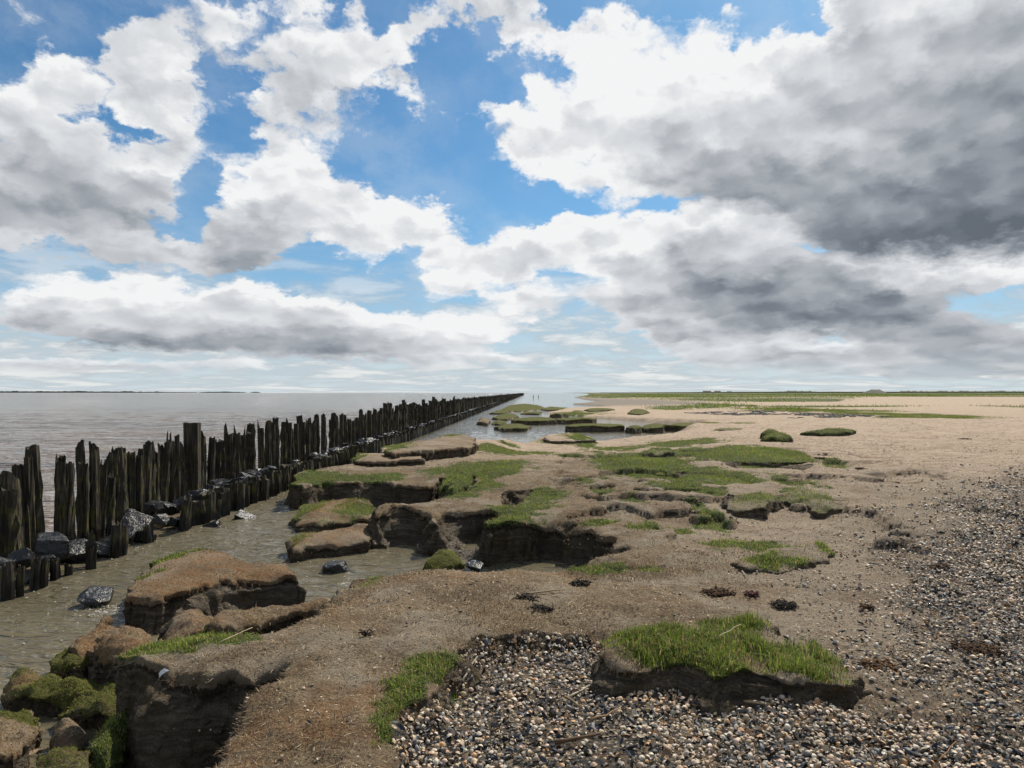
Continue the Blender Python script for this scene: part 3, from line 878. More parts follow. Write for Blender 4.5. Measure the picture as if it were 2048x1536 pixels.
def grass_on(V, f, w, dens0, ln=(.014, .045), pal=PAL_GRASS, wid=.0042, rng=RNG):
    """turf for a surface; density drops and blade width grows with distance from the path"""
    cen = V[f].mean(1)
    d = np.maximum(np.hypot(cen[:, 0], cen[:, 1]), 1)
    P, N, i, _ = scatter(V, f, w, dens0 * np.minimum(1, (4.2 / d) ** 1.45), rng)
    if len(P) == 0: return None
    dd = np.maximum(np.hypot(P[:, 0], P[:, 1]), 1)
    tuft = .5 + .5 * fbm(P[:, 0] * 7, P[:, 1] * 7, octv=3, seed=131)
    L = (ln[0] + (ln[1] - ln[0]) * np.clip(tuft * rng.random(len(P)) * 1.6, 0, 1.3)) * np.clip((dd / 6) ** .18, 1, 1.6)
    L = np.where(rng.random(len(P)) < .05, L * 1.9, L)
    Wd = wid * np.maximum(1, (dd / 4.2) ** .80) * (.7 + .6 * rng.random(len(P)))
    c = pick_cols(len(P), pal, rng)
    patch = (.5 + .5 * fbm(P[:, 0] * 1.6, P[:, 1] * 1.6, octv=3, seed=133))[:, None]
    c = c * (.75 + .5 * patch) + patch ** 3 * np.array([[.05, .04, .005]])
    near = dd < 9
    out = []
    for m, s in ((near, False), (~near, True)):
        if m.any(): out.append(blades(P[m] - N[m] * .004, N[m], L[m], Wd[m], c[m], rng=rng, simple=s))
    return join(out)

def fringe_on(V, f, wallv, dens0, ln=(.03, .11), rng=RNG):
    """roots and dead thatch hanging over a broken edge"""
    lip = np.maximum(np.clip(1 - np.abs(wallv - .30) / .30, 0, 1) * (wallv > .01), .10 * (wallv > .3) * np.clip(.3 + 2 * fbm(V[:, 0] * 6, V[:, 1] * 6, octv=2, seed=135), 0, 1))
    lip = lip * np.clip(.45 + 1.6 * fbm(V[:, 0] * 5, V[:, 1] * 5, octv=2, seed=136), .05, 1)
    cen = V[f].mean(1); d = np.maximum(np.hypot(cen[:, 0], cen[:, 1]), 1)
    P, N, i, _ = scatter(V, f, lip, dens0 * np.minimum(1, (4.2 / d) ** 1.5), rng)
    if len(P) == 0: return None
    dd = np.maximum(np.hypot(P[:, 0], P[:, 1]), 1)
    L = ln[0] + (ln[1] - ln[0]) * rng.random(len(P)) ** 2
    Wd = .0035 * np.maximum(1, (dd / 4.2) ** .8) * (.6 + .8 * rng.random(len(P)))
    c = pick_cols(len(P), PAL_THATCH, rng)
    H = N.copy(); H[:, 2] = 0
    n = len(P)
    out = H + .6 * rng.normal(size=(n, 3)); out[:, 2] = 0
    out /= np.maximum(np.linalg.norm(out, axis=1), 1e-6)[:, None]
    side = np.stack([-out[:, 1], out[:, 0], 0 * out[:, 0]], -1)
    sway = side * (L * rng.normal(size=n) * .35)[:, None]
    mid = P + out * (L * .40)[:, None] + np.array([0, 0, .10])[None] * L[:, None]
    tip = mid + out * (L * .12)[:, None] + sway - np.array([0, 0, .65])[None] * L[:, None]
    w2 = Wd[:, None] * .5
    Vv = np.stack([P - side * w2, P + side * w2, mid - side * w2 * .8, mid + side * w2 * .8, tip], 1).reshape(-1, 3)
    b = (np.arange(n, dtype=np.int32) * 5)[:, None]
    ff = np.concatenate([b + np.array([[0, 1, 3]]), b + np.array([[0, 3, 2]]), b + np.array([[2, 3, 4]])], 0)
    return Vv, ff, np.repeat(c, 5, 0)

# ------------------------------------------------------------------ turf and thatch of the mainland
GF = grid_faces(NY, NX)
cenG = GV[GF].mean(1)
inview = (np.abs(cenG[:, 0]) < cenG[:, 1] * .92 + .6) & (cenG[:, 1] > 2.4) & (cenG[:, 1] < 75)
GFv = GF[inview]
res = grass_on(GV, GFv, np.clip(GA['grass'] * 1.1 - .12, 0, 1) ** 1.4 * (wall0 < .75), 12500.0)
g = link('turf_grass', make_mesh('turf_grass', *res[:2], cols=res[2], smooth=None), M_GRASS)
tag(g, 'short green salt marsh grass growing in patches on the bank', 'grass', kind='stuff')
near_f = GF[inview & (cenG[:, 1] < 26)]
res = fringe_on(GV, near_f, wall0, 4200.0)
g = link('hanging_roots', make_mesh('hanging_roots', *res[:2], cols=res[2], smooth=None), M_STRAW)
tag(g, 'brown roots and dead thatch hanging over the broken bank edges', 'roots', kind='stuff')

# dead stalks and fibres trodden into the bank
lit = (1 - GA['shell'] * .75) * (wall0 < .1) * (Z0 > WATER_Z + .1) * (1 - .85 * GA['grass'])
lit = lit * np.clip(.25 + 1.3 * (.5 + .5 * fbm(X0 * 1.3, Y0 * 1.3, octv=3, seed=141)) - .45 * GA['sand'], .10, 1)
cen = GV[near_f].mean(1); dq = np.maximum(np.hypot(cen[:, 0], cen[:, 1]), 1)
P, N, _, _ = scatter(GV, near_f, lit, 2100.0 * np.minimum(1, (4 / dq) ** 1.6))
dd = np.maximum(np.hypot(P[:, 0], P[:, 1]), 1)
L = .012 + .06 * RNG.random(len(P)) ** 2.2
V_, f_, c_ = blades(P, N, L * np.maximum(1, (dd / 5) ** .5), .0030 * np.maximum(1, (dd / 4) ** .8) * (.6 + .8 * RNG.random(len(P))), pick_cols(len(P), PAL_STRAW * 2 + PAL_THATCH * 2 + [(.05, .035, .022)] * 3), flat=True)
g = link('straw_litter', make_mesh('straw_litter', V_, f_, cols=c_, smooth=None), M_STRAW)
tag(g, 'fine dead straw and root fibres strewn over the bank', 'straw', kind='stuff')
print('litter', len(P))
# worn brown stubble of dead turf
stub = (1 - GA['shell']) * (wall0 < .9) * (Z0 > WATER_Z + .1) * (1 - GA['sand'] * .8) * (1 - .7 * GA['grass'])
stub = stub * sstep(-.02, .30, fbm(X0 * 1.1, Y0 * 1.1, octv=4, seed=143, gain=.6))
r = grass_on(GV, near_f, stub, 5200.0, (.006, .026), PAL_THATCH + [(.20, .15, .085)], .0038)
tag(link('dead_stubble', make_mesh('dead_stubble', *r[:2], cols=r[2], smooth=None), M_STRAW), 'short brown stubble of dead turf on the bank', 'stubble', kind='stuff')
# crumbled clay fallen from the faces
def crumb_mesh(seed):
    r = np.random.default_rng(seed)
    t = (1 + 5 ** .5) / 2
    v = np.array([(-1, t, 0), (1, t, 0), (-1, -t, 0), (1, -t, 0), (0, -1, t), (0, 1, t), (0, -1, -t), (0, 1, -t), (t, 0, -1), (t, 0, 1), (-t, 0, -1), (-t, 0, 1)], np.float32) / 1.9
    f = np.array([(0, 11, 5), (0, 5, 1), (0, 1, 7), (0, 7, 10), (0, 10, 11), (1, 5, 9), (5, 11, 4), (11, 10, 2), (10, 7, 6), (7, 1, 8), (3, 9, 4), (3, 4, 2), (3, 2, 6), (3, 6, 8), (3, 8, 9), (4, 9, 5), (2, 4, 11), (6, 2, 10), (8, 6, 7), (9, 8, 1)], np.int32)
    return v * (1 + .28 * r.normal(size=(12, 1))) * np.array([[.5, .5, .36]]), f
cw = (wall0 > .55) * (Z0 > WATER_Z - .02) * np.clip(.2 + 2 * fbm(X0 * 1.4, Y0 * 1.4, octv=3, seed=147), 0, 1)
P, N, _, _ = scatter(GV, near_f, cw + .010 * (Z0 > WATER_Z + .1) * (1 - GA['shell']), 210.0 * np.minimum(1, (6 / np.maximum(np.hypot(*GV[near_f].mean(1)[:, :2].T), 1)) ** 1.3))
cv, cf = [], []; o_ = 0
CR = [crumb_mesh(900 + i) for i in range(6)]
for p in P:
    v_, f_ = CR[RNG.integers(6)]; a_ = RNG.random() * 6.28; s_ = .012 + .05 * RNG.random() ** 2.2
    R_ = np.array([[math.cos(a_), -math.sin(a_), 0], [math.sin(a_), math.cos(a_), 0], [0, 0, 1]])
    cv.append((v_ @ R_.T) * s_ + p); cf.append(f_ + o_); o_ += 12
cv = np.concatenate(cv); cf = np.concatenate(cf)
tag(link('clay_crumbs', make_mesh('clay_crumbs', cv, cf, {'wall': np.full(len(cv), .8)}, smooth=False), M_GROUND), 'crumbled bits of clay fallen below the bank faces', 'clay crumbs', kind='stuff')
print('crumbs', len(P))
# dark scraps of weed and bark over the sand
scr = GA['sand'] * (1 - GA['shell'] * .5) * (Z0 > -.2) * np.clip(.1 + 1.6 * fbm(X0 * .8, Y0 * 1.2, octv=4, seed=145, gain=.6), .03, 1)
sc_f = GF[inview & (cenG[:, 1] < 45)]
cen = GV[sc_f].mean(1); dq = np.maximum(np.hypot(cen[:, 0], cen[:, 1]), 1)
P, N, _, _ = scatter(GV, sc_f, scr, 420.0 * np.minimum(1, (6 / dq) ** 1.4))
dd = np.maximum(np.hypot(P[:, 0], P[:, 1]), 1)
V_, f_, c_ = blades(P + N * .006, N, (.012 + .05 * RNG.random(len(P)) ** 2) * np.maximum(1, (dd / 6) ** .6), .016 * np.maximum(1, (dd / 6) ** .7) * (.4 + RNG.random(len(P))),
                    pick_cols(len(P), [(.05, .035, .025), (.09, .065, .045), (.03, .025, .02), (.16, .11, .07), (.4, .35, .28)]), flat=True)
tag(link('beach_scraps', make_mesh('beach_scraps', V_, f_, cols=c_, smooth=None), M_STRAW), 'dark scraps of weed and bark scattered over the sand', 'litter', kind='stuff')

# ------------------------------------------------------------------ hummocks, clods and islets
def blob(px, py, rx, ry, n=16, seed=0, rag=.22):
    r = np.random.default_rng(seed + int(px * 7 + py))
    a = np.linspace(0, 2 * np.pi, n, endpoint=False)
    k = 1 + rag * (r.random(n) - .5) * 2
    return [(px + rx * math.cos(t) * q, py + ry * math.sin(t) * q) for t, q in zip(a, k)]

def mound(name, label, category, poly, zt, group=None, zb=-.75, grass=0.0, gp=None, moss=0.0, rust=0.0, sand=0.0, w=None, k=.65, en=None,
          dome=.25, tilt=(0, 0), pal=PAL_GRASS, dens=12500.0, ln=(.016, .05), fringe=True, fr=1.0, bumpy=.03, mp=None, rp=None, wallk=1.0, crumb=.6, seedz=0, worn=.05):
    P = pts(poly, zt)
    c0 = P.mean(0); d = float(np.hypot(*c0))
    size = P.max(0) - P.min(0)
    cell = float(np.clip(d * .0024, .011, .09))
    cell = max(cell, float(max(size)) / 150)
    h = zt - max(zb, WATER_Z - .1)
    w = w if w else min(.45 * h + .04, .22)
    en = en if en else min(.085, .16 * float(min(size)))
    dome = dome * .6
    m = w + .12 + cell * 2
    xs = np.arange(P[:, 0].min() - m, P[:, 0].max() + m, cell); ys = np.arange(P[:, 1].min() - m, P[:, 1].max() + m, cell)
    X, Y = np.meshgrid(xs, ys); ny, nx = X.shape
    X = X.ravel().astype(np.float32); Y = Y.ravel().astype(np.float32)
    s, _, _ = poly_sdf(X, Y, P)
    R = float(min(size)) * .5
    u = np.clip(s / R, 0, 1)
    Z = zt - dome * h * (1 - np.sqrt(np.clip(u * (2 - u), 0, 1))) + (bumpy + .10 * min(float(min(size)), .5)) * fbm(X * 1.7 / max(.12, float(min(size))), Y * 1.7 / max(.12, float(min(size))), octv=5, seed=151 + seedz, gain=.58) + .008 * fbm(X * 14, Y * 14, octv=3, seed=152)
    Z = Z + (X - c0[0]) * tilt[0] + (Y - c0[1]) * tilt[1]
    Z = Z.astype(np.float32)
    dx, dy, Z, wall, low = carve(X, Y, Z, [dict(poly=P, zb=zb, w=w, k=k, en=en, oh=.045 * min(1, h / .3), far=9e9, worn=worn)], False)
    g = np.full(X.shape, grass, np.float32) if not gp else ell(X, Y, gp, z=zt)
    g = np.clip(g + (.35 * fbm(X * 2.6, Y * 2.6, octv=3, seed=161) if 0 < grass < 1 else 0), 0, 1)
    mo = np.full(X.shape, moss, np.float32) if not mp else ell(X, Y, mp, z=zt)
    mo = np.clip(mo + (.4 * fbm(X * 3.0, Y * 3.0, octv=3, seed=162) if 0 < moss < 1 else 0), 0, 1)
    one = np.ones_like(X)
    A = dict(grass=g * (1 - .45 * wall), moss=mo * (1 - .85 * wall), rust=.6 * (rust * one if not rp else ell(X, Y, rp, z=zt, soft=.6)), sand=sand * one, mud=0 * one, shell=0 * one,
             crumb=crumb * one, wall=np.clip(wall * wallk, 0, 1))
    V = np.stack([X + dx, Y + dy, Z], -1)
    f = grid_faces(ny, nx, (s > -w - en * 1.3 - .02))
    Vc, fc, Ac = compact(V, f, A)
    base = np.array([c0[0], c0[1], max(zb, -.6)], np.float32)
    ob = link(name, make_mesh(name, Vc - base, fc, Ac), M_GROUND, loc=tuple(base))
    tag(ob, label, category, group)
    parts = []
    stub = np.clip(1 - Ac['grass'] - Ac['moss'], 0, 1) * (Ac['wall'] < .3) * .16 * (d < 16)
    for ww, pl, ll in ((Ac['grass'], pal, ln), (Ac['moss'], PAL_MOSS, (.007, .020)), (stub, PAL_THATCH + [(.19, .10, .045), (.26, .17, .09)], (.006, .024))):
        if ww.max() > .1:
            r = grass_on(Vc, fc, ww * (Ac['wall'] < .85), dens, ll, pl)
            if r: parts.append(r)
    if parts:
        v, ff, cc = join(parts)
        tag(link('grass', make_mesh('grass', v - base, ff, cols=cc, smooth=None), M_GRASS, parent=ob), kind='stuff')
    if fringe and d < 20:
        r = fringe_on(Vc, fc, Ac['wall'], 4600.0 * fr, (.02, .08) if h < .4 else (.03, .11))
        if r:
            tag(link('root_fringe', make_mesh('root_fringe', r[0] - base, r[1], cols=r[2], smooth=None), M_STRAW, parent=ob), kind='stuff')
    return ob

H_IN = 'eroded clay hummocks standing in the channel'
mound('grassy_hummock', 'large green-topped sod hummock with dark broken front above the shell bed', 'hummock',
      [(1197, 1292), (1210, 1262), (1232, 1243), (1290, 1232), (1348, 1226), (1461, 1213), (1519, 1209), (1542, 1240), (1590, 1264), (1628, 1257), (1668, 1282), (1702, 1306),
       (1686, 1326), (1640, 1322), (1606, 1340), (1560, 1338), (1520, 1318), (1478, 1328), (1436, 1326), (1408, 1304), (1360, 1300), (1320, 1286), (1280, 1304), (1232, 1306)], .225, zb=-.05, w=.20, k=.55, en=.085, dome=.34, worn=.03, bumpy=.045,
      gp=[(1290, 1258, 80, 22), (1400, 1275, 90, 26), (1470, 1228, 60, 14), (1420, 1312, 70, 24), (1330, 1290, 60, 12), (1540, 1280, 60, 14), (1610, 1312, 60, 16), (1650, 1285, 30, 14)], dens=19000.0, ln=(.014, .065), fr=1.5)
mound('clay_islet', 'brown clay islet with green tuft at its back corner, nearest in the channel', 'islet',
      [(256, 1182), (285, 1148), (302, 1115), (312, 1092), (345, 1082), (400, 1078), (437, 1077), (458, 1098), (502, 1113), (560, 1113), (592, 1128), (597, 1140),
       (560, 1139), (500, 1138), (440, 1150), (380, 1172), (310, 1186)], -.09, H_IN, w=.24, k=.35, dome=.25, tilt=(.035, -.03),
      gp=[(345, 1092, 40, 12), (290, 1140, 12, 6), (325, 1132, 12, 4)], rp=[(430, 1120, 150, 34), (560, 1122, 70, 14), (330, 1160, 80, 20)], rust=.6, en=.11)
mound('mossy_hummock', 'small hummock with two green tufts in front of the big slab', 'hummock',
      [(588, 1020), (600, 1006), (640, 998), (690, 991), (735, 996), (760, 1012), (740, 1028), (690, 1030), (640, 1036), (598, 1034)], -.22, H_IN,
      gp=[(610, 1015, 26, 14), (722, 1012, 40, 16)], rp=[(665, 1008, 50, 14)], k=.5, dome=.3)
mound('clay_hummock', 'low orange-brown clay hummock with layered front beside the tall clay bluff', 'hummock',
      [(572, 1072), (600, 1060), (660, 1052), (700, 1046), (735, 1034), (752, 1046), (735, 1066), (690, 1072), (640, 1078), (580, 1086)], -.20, H_IN,
      gp=[(598, 1068, 22, 9)], rp=[(670, 1058, 80, 16)], k=.5, dome=.3)
mound('clay_boulder', 'dark rounded clay lump with rusty top at the water edge by the foam', 'clay lump',
      [(196, 1285), (205, 1250), (232, 1226), (262, 1228), (292, 1248), (306, 1272), (300, 1290), (250, 1296)], -.10, rust=.7, k=.6, dome=.3, w=.2, bumpy=.07)
mound('clay_slab', 'flat rusty clay slab at the water edge left of the dark lump', 'clay lump',
      [(128, 1290), (146, 1262), (180, 1240), (215, 1226), (226, 1240), (205, 1262), (196, 1290), (160, 1300)], -.22, rust=.8, k=.6, dome=.2, w=.12, bumpy=.05)
mound('clay_boulder', 'pointed rust-topped clay lump in the broken ridge', 'clay lump',
      [(318, 1262), (335, 1236), (362, 1210), (392, 1205), (425, 1216), (452, 1236), (440, 1256), (380, 1266)], -.14, rust=.7, k=.55, dome=.35, w=.2, bumpy=.07)
mound('clay_ridge', 'long dark broken clay ridge below the bank edge', 'clay ridge',
      [(404, 1236), (440, 1212), (512, 1197), (560, 1191), (612, 1185), (664, 1178), (670, 1187), (620, 1198), (560, 1208), (500, 1219), (440, 1238)], .0, rust=.35, k=.65, dome=.2, bumpy=.05, w=.16, en=.06)
C_G = 'mossy clods at the foot of the bank'
mound('mossy_clod', 'olive moss clod farthest up the shore under the rusty clay slab', 'clod', [(96, 1322), (112, 1296), (150, 1288), (186, 1292), (192, 1312), (170, 1328), (120, 1332)], -.29, C_G, moss=.5, w=.10, k=.7, dome=.25, bumpy=.07)
mound('mossy_clod', 'half bare clod touching the grassy bank corner', 'clod', [(194, 1318), (206, 1292), (240, 1288), (268, 1298), (268, 1326), (230, 1334)], -.24, C_G, mp=[(215, 1302, 26, 14)], w=.10, k=.7, dome=.25, bumpy=.07)
mound('mossy_clod', 'long sausage-shaped moss clod lying across the inlet', 'clod', [(12, 1356), (28, 1338), (60, 1334), (110, 1342), (180, 1338), (240, 1338), (250, 1362), (214, 1374), (130, 1376), (60, 1378), (18, 1374)], -.26, C_G, moss=.6, rust=.6, w=.10, k=.7, dome=.35, bumpy=.07)
mound('mossy_clod', 'squat moss clod in front of the long one', 'clod', [(128, 1402), (142, 1382), (190, 1374), (238, 1376), (246, 1394), (220, 1412), (160, 1414)], -.29, C_G, moss=.55, w=.10, k=.7, dome=.3, bumpy=.07)
mound('mossy_clod', 'broad brown clod with mossy rim cut by the left picture edge', 'clod', [(-60, 1425), (0, 1400), (56, 1404), (94, 1430), (92, 1450), (66, 1474), (30, 1505), (-60, 1530)], -.27, C_G, mp=[(20, 1410, 60, 14), (86, 1440, 16, 12)], rust=.25, w=.10, k=.7, dome=.2, crumb=1.0, bumpy=.07)
mound('clay_boulder', 'bare grey-brown clay lump between the mossy clods', 'clay lump', [(92, 1462), (104, 1438), (140, 1424), (168, 1432), (172, 1452), (150, 1468), (110, 1472)], -.30, C_G, k=.5, dome=.5, w=.14, wallk=.8, bumpy=.06)
mound('mossy_clod', 'yellow-green moss clod at the bottom picture edge', 'clod', [(60, 1560), (78, 1508), (110, 1480), (150, 1474), (192, 1490), (196, 1530), (170, 1580)], -.24, C_G, moss=.5, w=.10, k=.7, dome=.3, bumpy=.07)
mound('mossy_clod', 'steep green clod leaning on the dark bank face', 'clod', [(176, 1480), (190, 1440), (214, 1408), (246, 1398), (258, 1420), (246, 1460), (214, 1500)], -.20, C_G, grass=.7, w=.16, k=.5, dome=.5, bumpy=.07)
mound('mossy_clod', 'small bright moss clod on the sandy ramp into the pit', 'clod', [(846, 1114), (862, 1100), (890, 1094), (914, 1098), (926, 1110), (905, 1120), (866, 1124)], -.22, zb=-.75, moss=.95, w=.12, k=.5, dome=.5)
mound('grassy_hummock', 'low crescent hummock with brown turf rim on the silt flat', 'hummock',
      [(1462, 1110), (1490, 1098), (1540, 1088), (1600, 1080), (1645, 1076), (1668, 1090), (1655, 1106), (1610, 1112), (1560, 1122), (1500, 1122)], .13, zb=-.05,
      gp=[(1540, 1112, 46, 10), (1655, 1092, 14, 12), (1600, 1112, 40, 7), (1525, 1082, 60, 6)], w=.10, k=.4, dome=.35, en=.05)
mound('silt_bar', 'pale wet silt bar in the bottom left corner between the clods', 'silt bar', [(-40, 1545), (10, 1500), (50, 1476), (96, 1448), (112, 1458), (84, 1490), (60, 1530), (30, 1590), (-40, 1600)], -.41, zb=-.7, sand=1.0, w=.2, k=.1, dome=.2, fringe=False, bumpy=.0, wallk=0.0)
mound('clay_slab', 'layered clay slab with bare sandy top, farthest along the bank edge', 'clay slab',
      [(764, 899), (785, 889), (830, 881), (868, 875), (896, 868), (930, 868), (948, 874), (956, 884), (930, 890), (880, 893), (820, 897), (790, 902)], .34, zb=-.5, w=.22, k=.78, dome=.08, worn=.02, bumpy=.03, sand=.25, gp=[(790, 891, 26, 5), (905, 869, 22, 3)], en=.16)
mound('clay_slab', 'low sandy slab with a green knob at its left end', 'clay slab',
      [(710, 918), (714, 909), (740, 905), (800, 906), (842, 911), (846, 918), (800, 918), (745, 921)], .17, zb=-.5, w=.16, k=.75, dome=.08, worn=.02, bumpy=.03, sand=.25, gp=[(715, 913, 10, 5)], en=.11)
mound('grassy_hummock', 'bulging green hummock left of the dark crease behind the big slab', 'hummock', [(880, 962), (888, 946), (915, 936), (940, 931), (948, 944), (940, 958), (908, 970)], .15, zb=-.4, grass=.9, w=.16, k=.55, dome=.45)
mound('grassy_hummock', 'bulging green hummock right of the dark crease behind the big slab', 'hummock', [(952, 956), (954, 936), (985, 927), (1035, 929), (1055, 936), (1010, 946), (975, 958)], .14, zb=-.4, grass=.9, w=.16, k=.5, dome=.4)
mound('sandy_spit', 'sandy spit with green right flank reaching into the pool', 'spit', [(1086, 876), (1092, 868), (1140, 865), (1165, 867), (1192, 879), (1150, 879), (1110, 880)], -.14, zb=-.6, sand=.8, gp=[(1165, 873, 30, 8)], w=.2, k=.7, dome=.1, en=.12, worn=.02, bumpy=.02)
T_P = 'raised turf pads on the worn flat'
for lab, poly, zt, gg in [
    ('green turf pad with a nibbled front, nearest the bank of the pool', [(1255, 932), (1300, 917), (1350, 911), (1400, 920), (1384, 932), (1320, 941)], .10, .8),
    ('widest green turf pad with a brown worn front', [(1372, 911), (1440, 894), (1540, 893), (1610, 905), (1630, 920), (1560, 924), (1460, 919), (1400, 917)], .10, .8),
    ('green turf pad before the widest one', [(1332, 955), (1380, 944), (1450, 948), (1500, 957), (1516, 968), (1440, 971), (1370, 966)], .10, .75),
    ('brown sod pad with a crumbling hollow front', [(1440, 1000), (1480, 984), (1540, 984), (1562, 998), (1530, 1012), (1470, 1010)], .09, .45),
    ('narrow brown sod tongue pointing at the shell bank', [(1560, 985), (1600, 974), (1640, 980), (1684, 1008), (1640, 1010), (1590, 998)], .10, .45),
    ('slim dark sod pad behind the widest turf', [(1285, 900), (1310, 893), (1345, 895), (1350, 902), (1310, 905)], .12, .6),
]:
    mound('turf_pad', lab, 'turf', poly, zt, T_P, zb=-.12, grass=gg, w=.12, k=.6, dome=.25, en=.16, bumpy=.05, worn=.03)
S_G = 'turf tussocks on the sand flat'
mound('grass_tussock', 'round green tussock behind, of the pair on the sand', 'tussock', [(1519, 857), (1528, 855.8), (1548, 855.4), (1564, 856.6), (1556, 858.4), (1530, 858.6)], .42, S_G, zb=-.15, grass=1.0, w=.26, k=.55, dome=.7, pal=PAL_FAR, en=.05)
mound('grass_tussock', 'round green tussock in front, of the pair on the sand', 'tussock', [(1522, 866), (1535, 863.8), (1560, 863), (1584, 864.6), (1586, 867), (1560, 868.6), (1534, 868.4)], .33, S_G, zb=-.15, grass=1.0, w=.26, k=.55, dome=.7, pal=PAL_FAR, en=.05)
mound('grass_tussock', 'long low green tussock right of the tussock pair', 'tussock', [(1600, 859.4), (1640, 857.4), (1700, 856.8), (1716, 858.6), (1700, 860.4), (1640, 861)], .26, S_G, zb=-.15, grass=.9, w=.16, k=.4, dome=.4, pal=PAL_FAR)
mound('sod_block', 'dark flat-topped sod block at the end of the pool', 'sod block', [(1426, 856.6), (1440, 854.4), (1486, 854), (1490, 856), (1466, 857.6), (1440, 858)], .09, zb=-.6, grass=.35, w=.2, k=.6, dome=.15)
I_G = 'sod islets in the pool and channel'
for lab, poly, kw in [
    ('long dark sod islet with mossy crest across the pool', [(1130, 855), (1150, 847), (1200, 846), (1246, 849), (1250, 857), (1200, 860), (1140, 860)], {}),
    ('small dark sod lump in the gap of the long islet chain', [(1251, 856), (1262, 850), (1280, 850), (1283, 857), (1268, 860)], {}),
    ('mossy hunched sod lump in the middle of the long islet chain', [(1284, 858), (1294, 849), (1318, 847), (1332, 852), (1326, 861), (1300, 862)], {}),
    ('tapering dark sod islet running onto the sand', [(1326, 855), (1350, 848), (1390, 846), (1424, 848), (1414, 853), (1360, 858)], {}),
    ('flat pale green islet lying lowest in the pool', [(990, 853), (1006, 848), (1040, 847), (1061, 850), (1050, 856), (1005, 857)], dict(zt=-.26)),
    ('humped mossy islet behind the flat pale green one', [(1021, 844), (1036, 836), (1070, 834), (1104, 837), (1109, 845), (1080, 849), (1035, 848)], {}),
    ('dark sod islet joined to the humped mossy one', [(1110, 842), (1125, 835), (1170, 834), (1193, 838), (1185, 844), (1130, 845)], {}),
    ('dark flat sod block on the far sand edge', [(1169, 823), (1180, 817), (1215, 816), (1230, 820), (1215, 826), (1180, 828)], {}),
    ('lone dark sod mound on the far sand', [(1256, 825), (1266, 817), (1285, 817), (1300, 823), (1280, 827)], dict(zt=.0)),
    ('narrow mossy bar nearest the posts in the far channel', [(980, 825), (995, 820), (1018, 821), (1010, 826)], dict(zt=-.28)),
    ('widest mossy islet in the far channel', [(1000, 818), (1020, 810), (1050, 806.5), (1078, 810), (1090, 816), (1050, 820), (1015, 821)], dict(zt=-.24)),
    ('thin mossy bar right of the widest far islet', [(1080, 817), (1100, 813.5), (1135, 815), (1130, 818.5), (1095, 819.5)], dict(zt=-.28)),
    ('low sandy moss bar before the widest far islet', [(1040, 826), (1052, 822.5), (1083, 823), (1078, 827)], dict(zt=-.3)),
    ('ragged moss bank below the narrow bar', [(986, 835), (1000, 828), (1025, 826), (1036, 831), (1015, 837)], dict(zt=-.28)),
    ('small dark sod lump between sand and moss', [(1102, 830), (1112, 825.5), (1130, 826), (1136, 829), (1120, 832)], {}),
    ('thin green bar beside the dark far sod block', [(1136, 825), (1148, 820.5), (1168, 821), (1166, 826)], dict(zt=-.25)),
    ('brown bare clay lump close to the posts in the channel', [(955, 842), (962, 835.5), (974, 835), (981, 840), (972, 844)], dict(zt=-.2, moss=0.1)),
    ('little green spit left of the humped islet', [(984, 845), (994, 840), (1010, 840), (1014, 845), (1000, 847)], dict(zt=-.3)),
]:
    if 'zt' in kw: zt = kw.pop('zt')
    else:
        zt = -.10; top = min(p[1] for p in poly); poly = [(p[0], top + (p[1] - top) * .38) for p in poly]
    mound('sod_islet', lab, 'islet', poly, zt, I_G, w=.30, k=.80, dome=.12, moss=kw.pop('moss', .9), dens=9000.0, fringe=False, en=.16, bumpy=.05)

# ------------------------------------------------------------------ the old pile screen
ROW_K = 36.0 / F           # both rows run to the same vanishing point
TALL_X, LOW_X = -6.16, -5.30

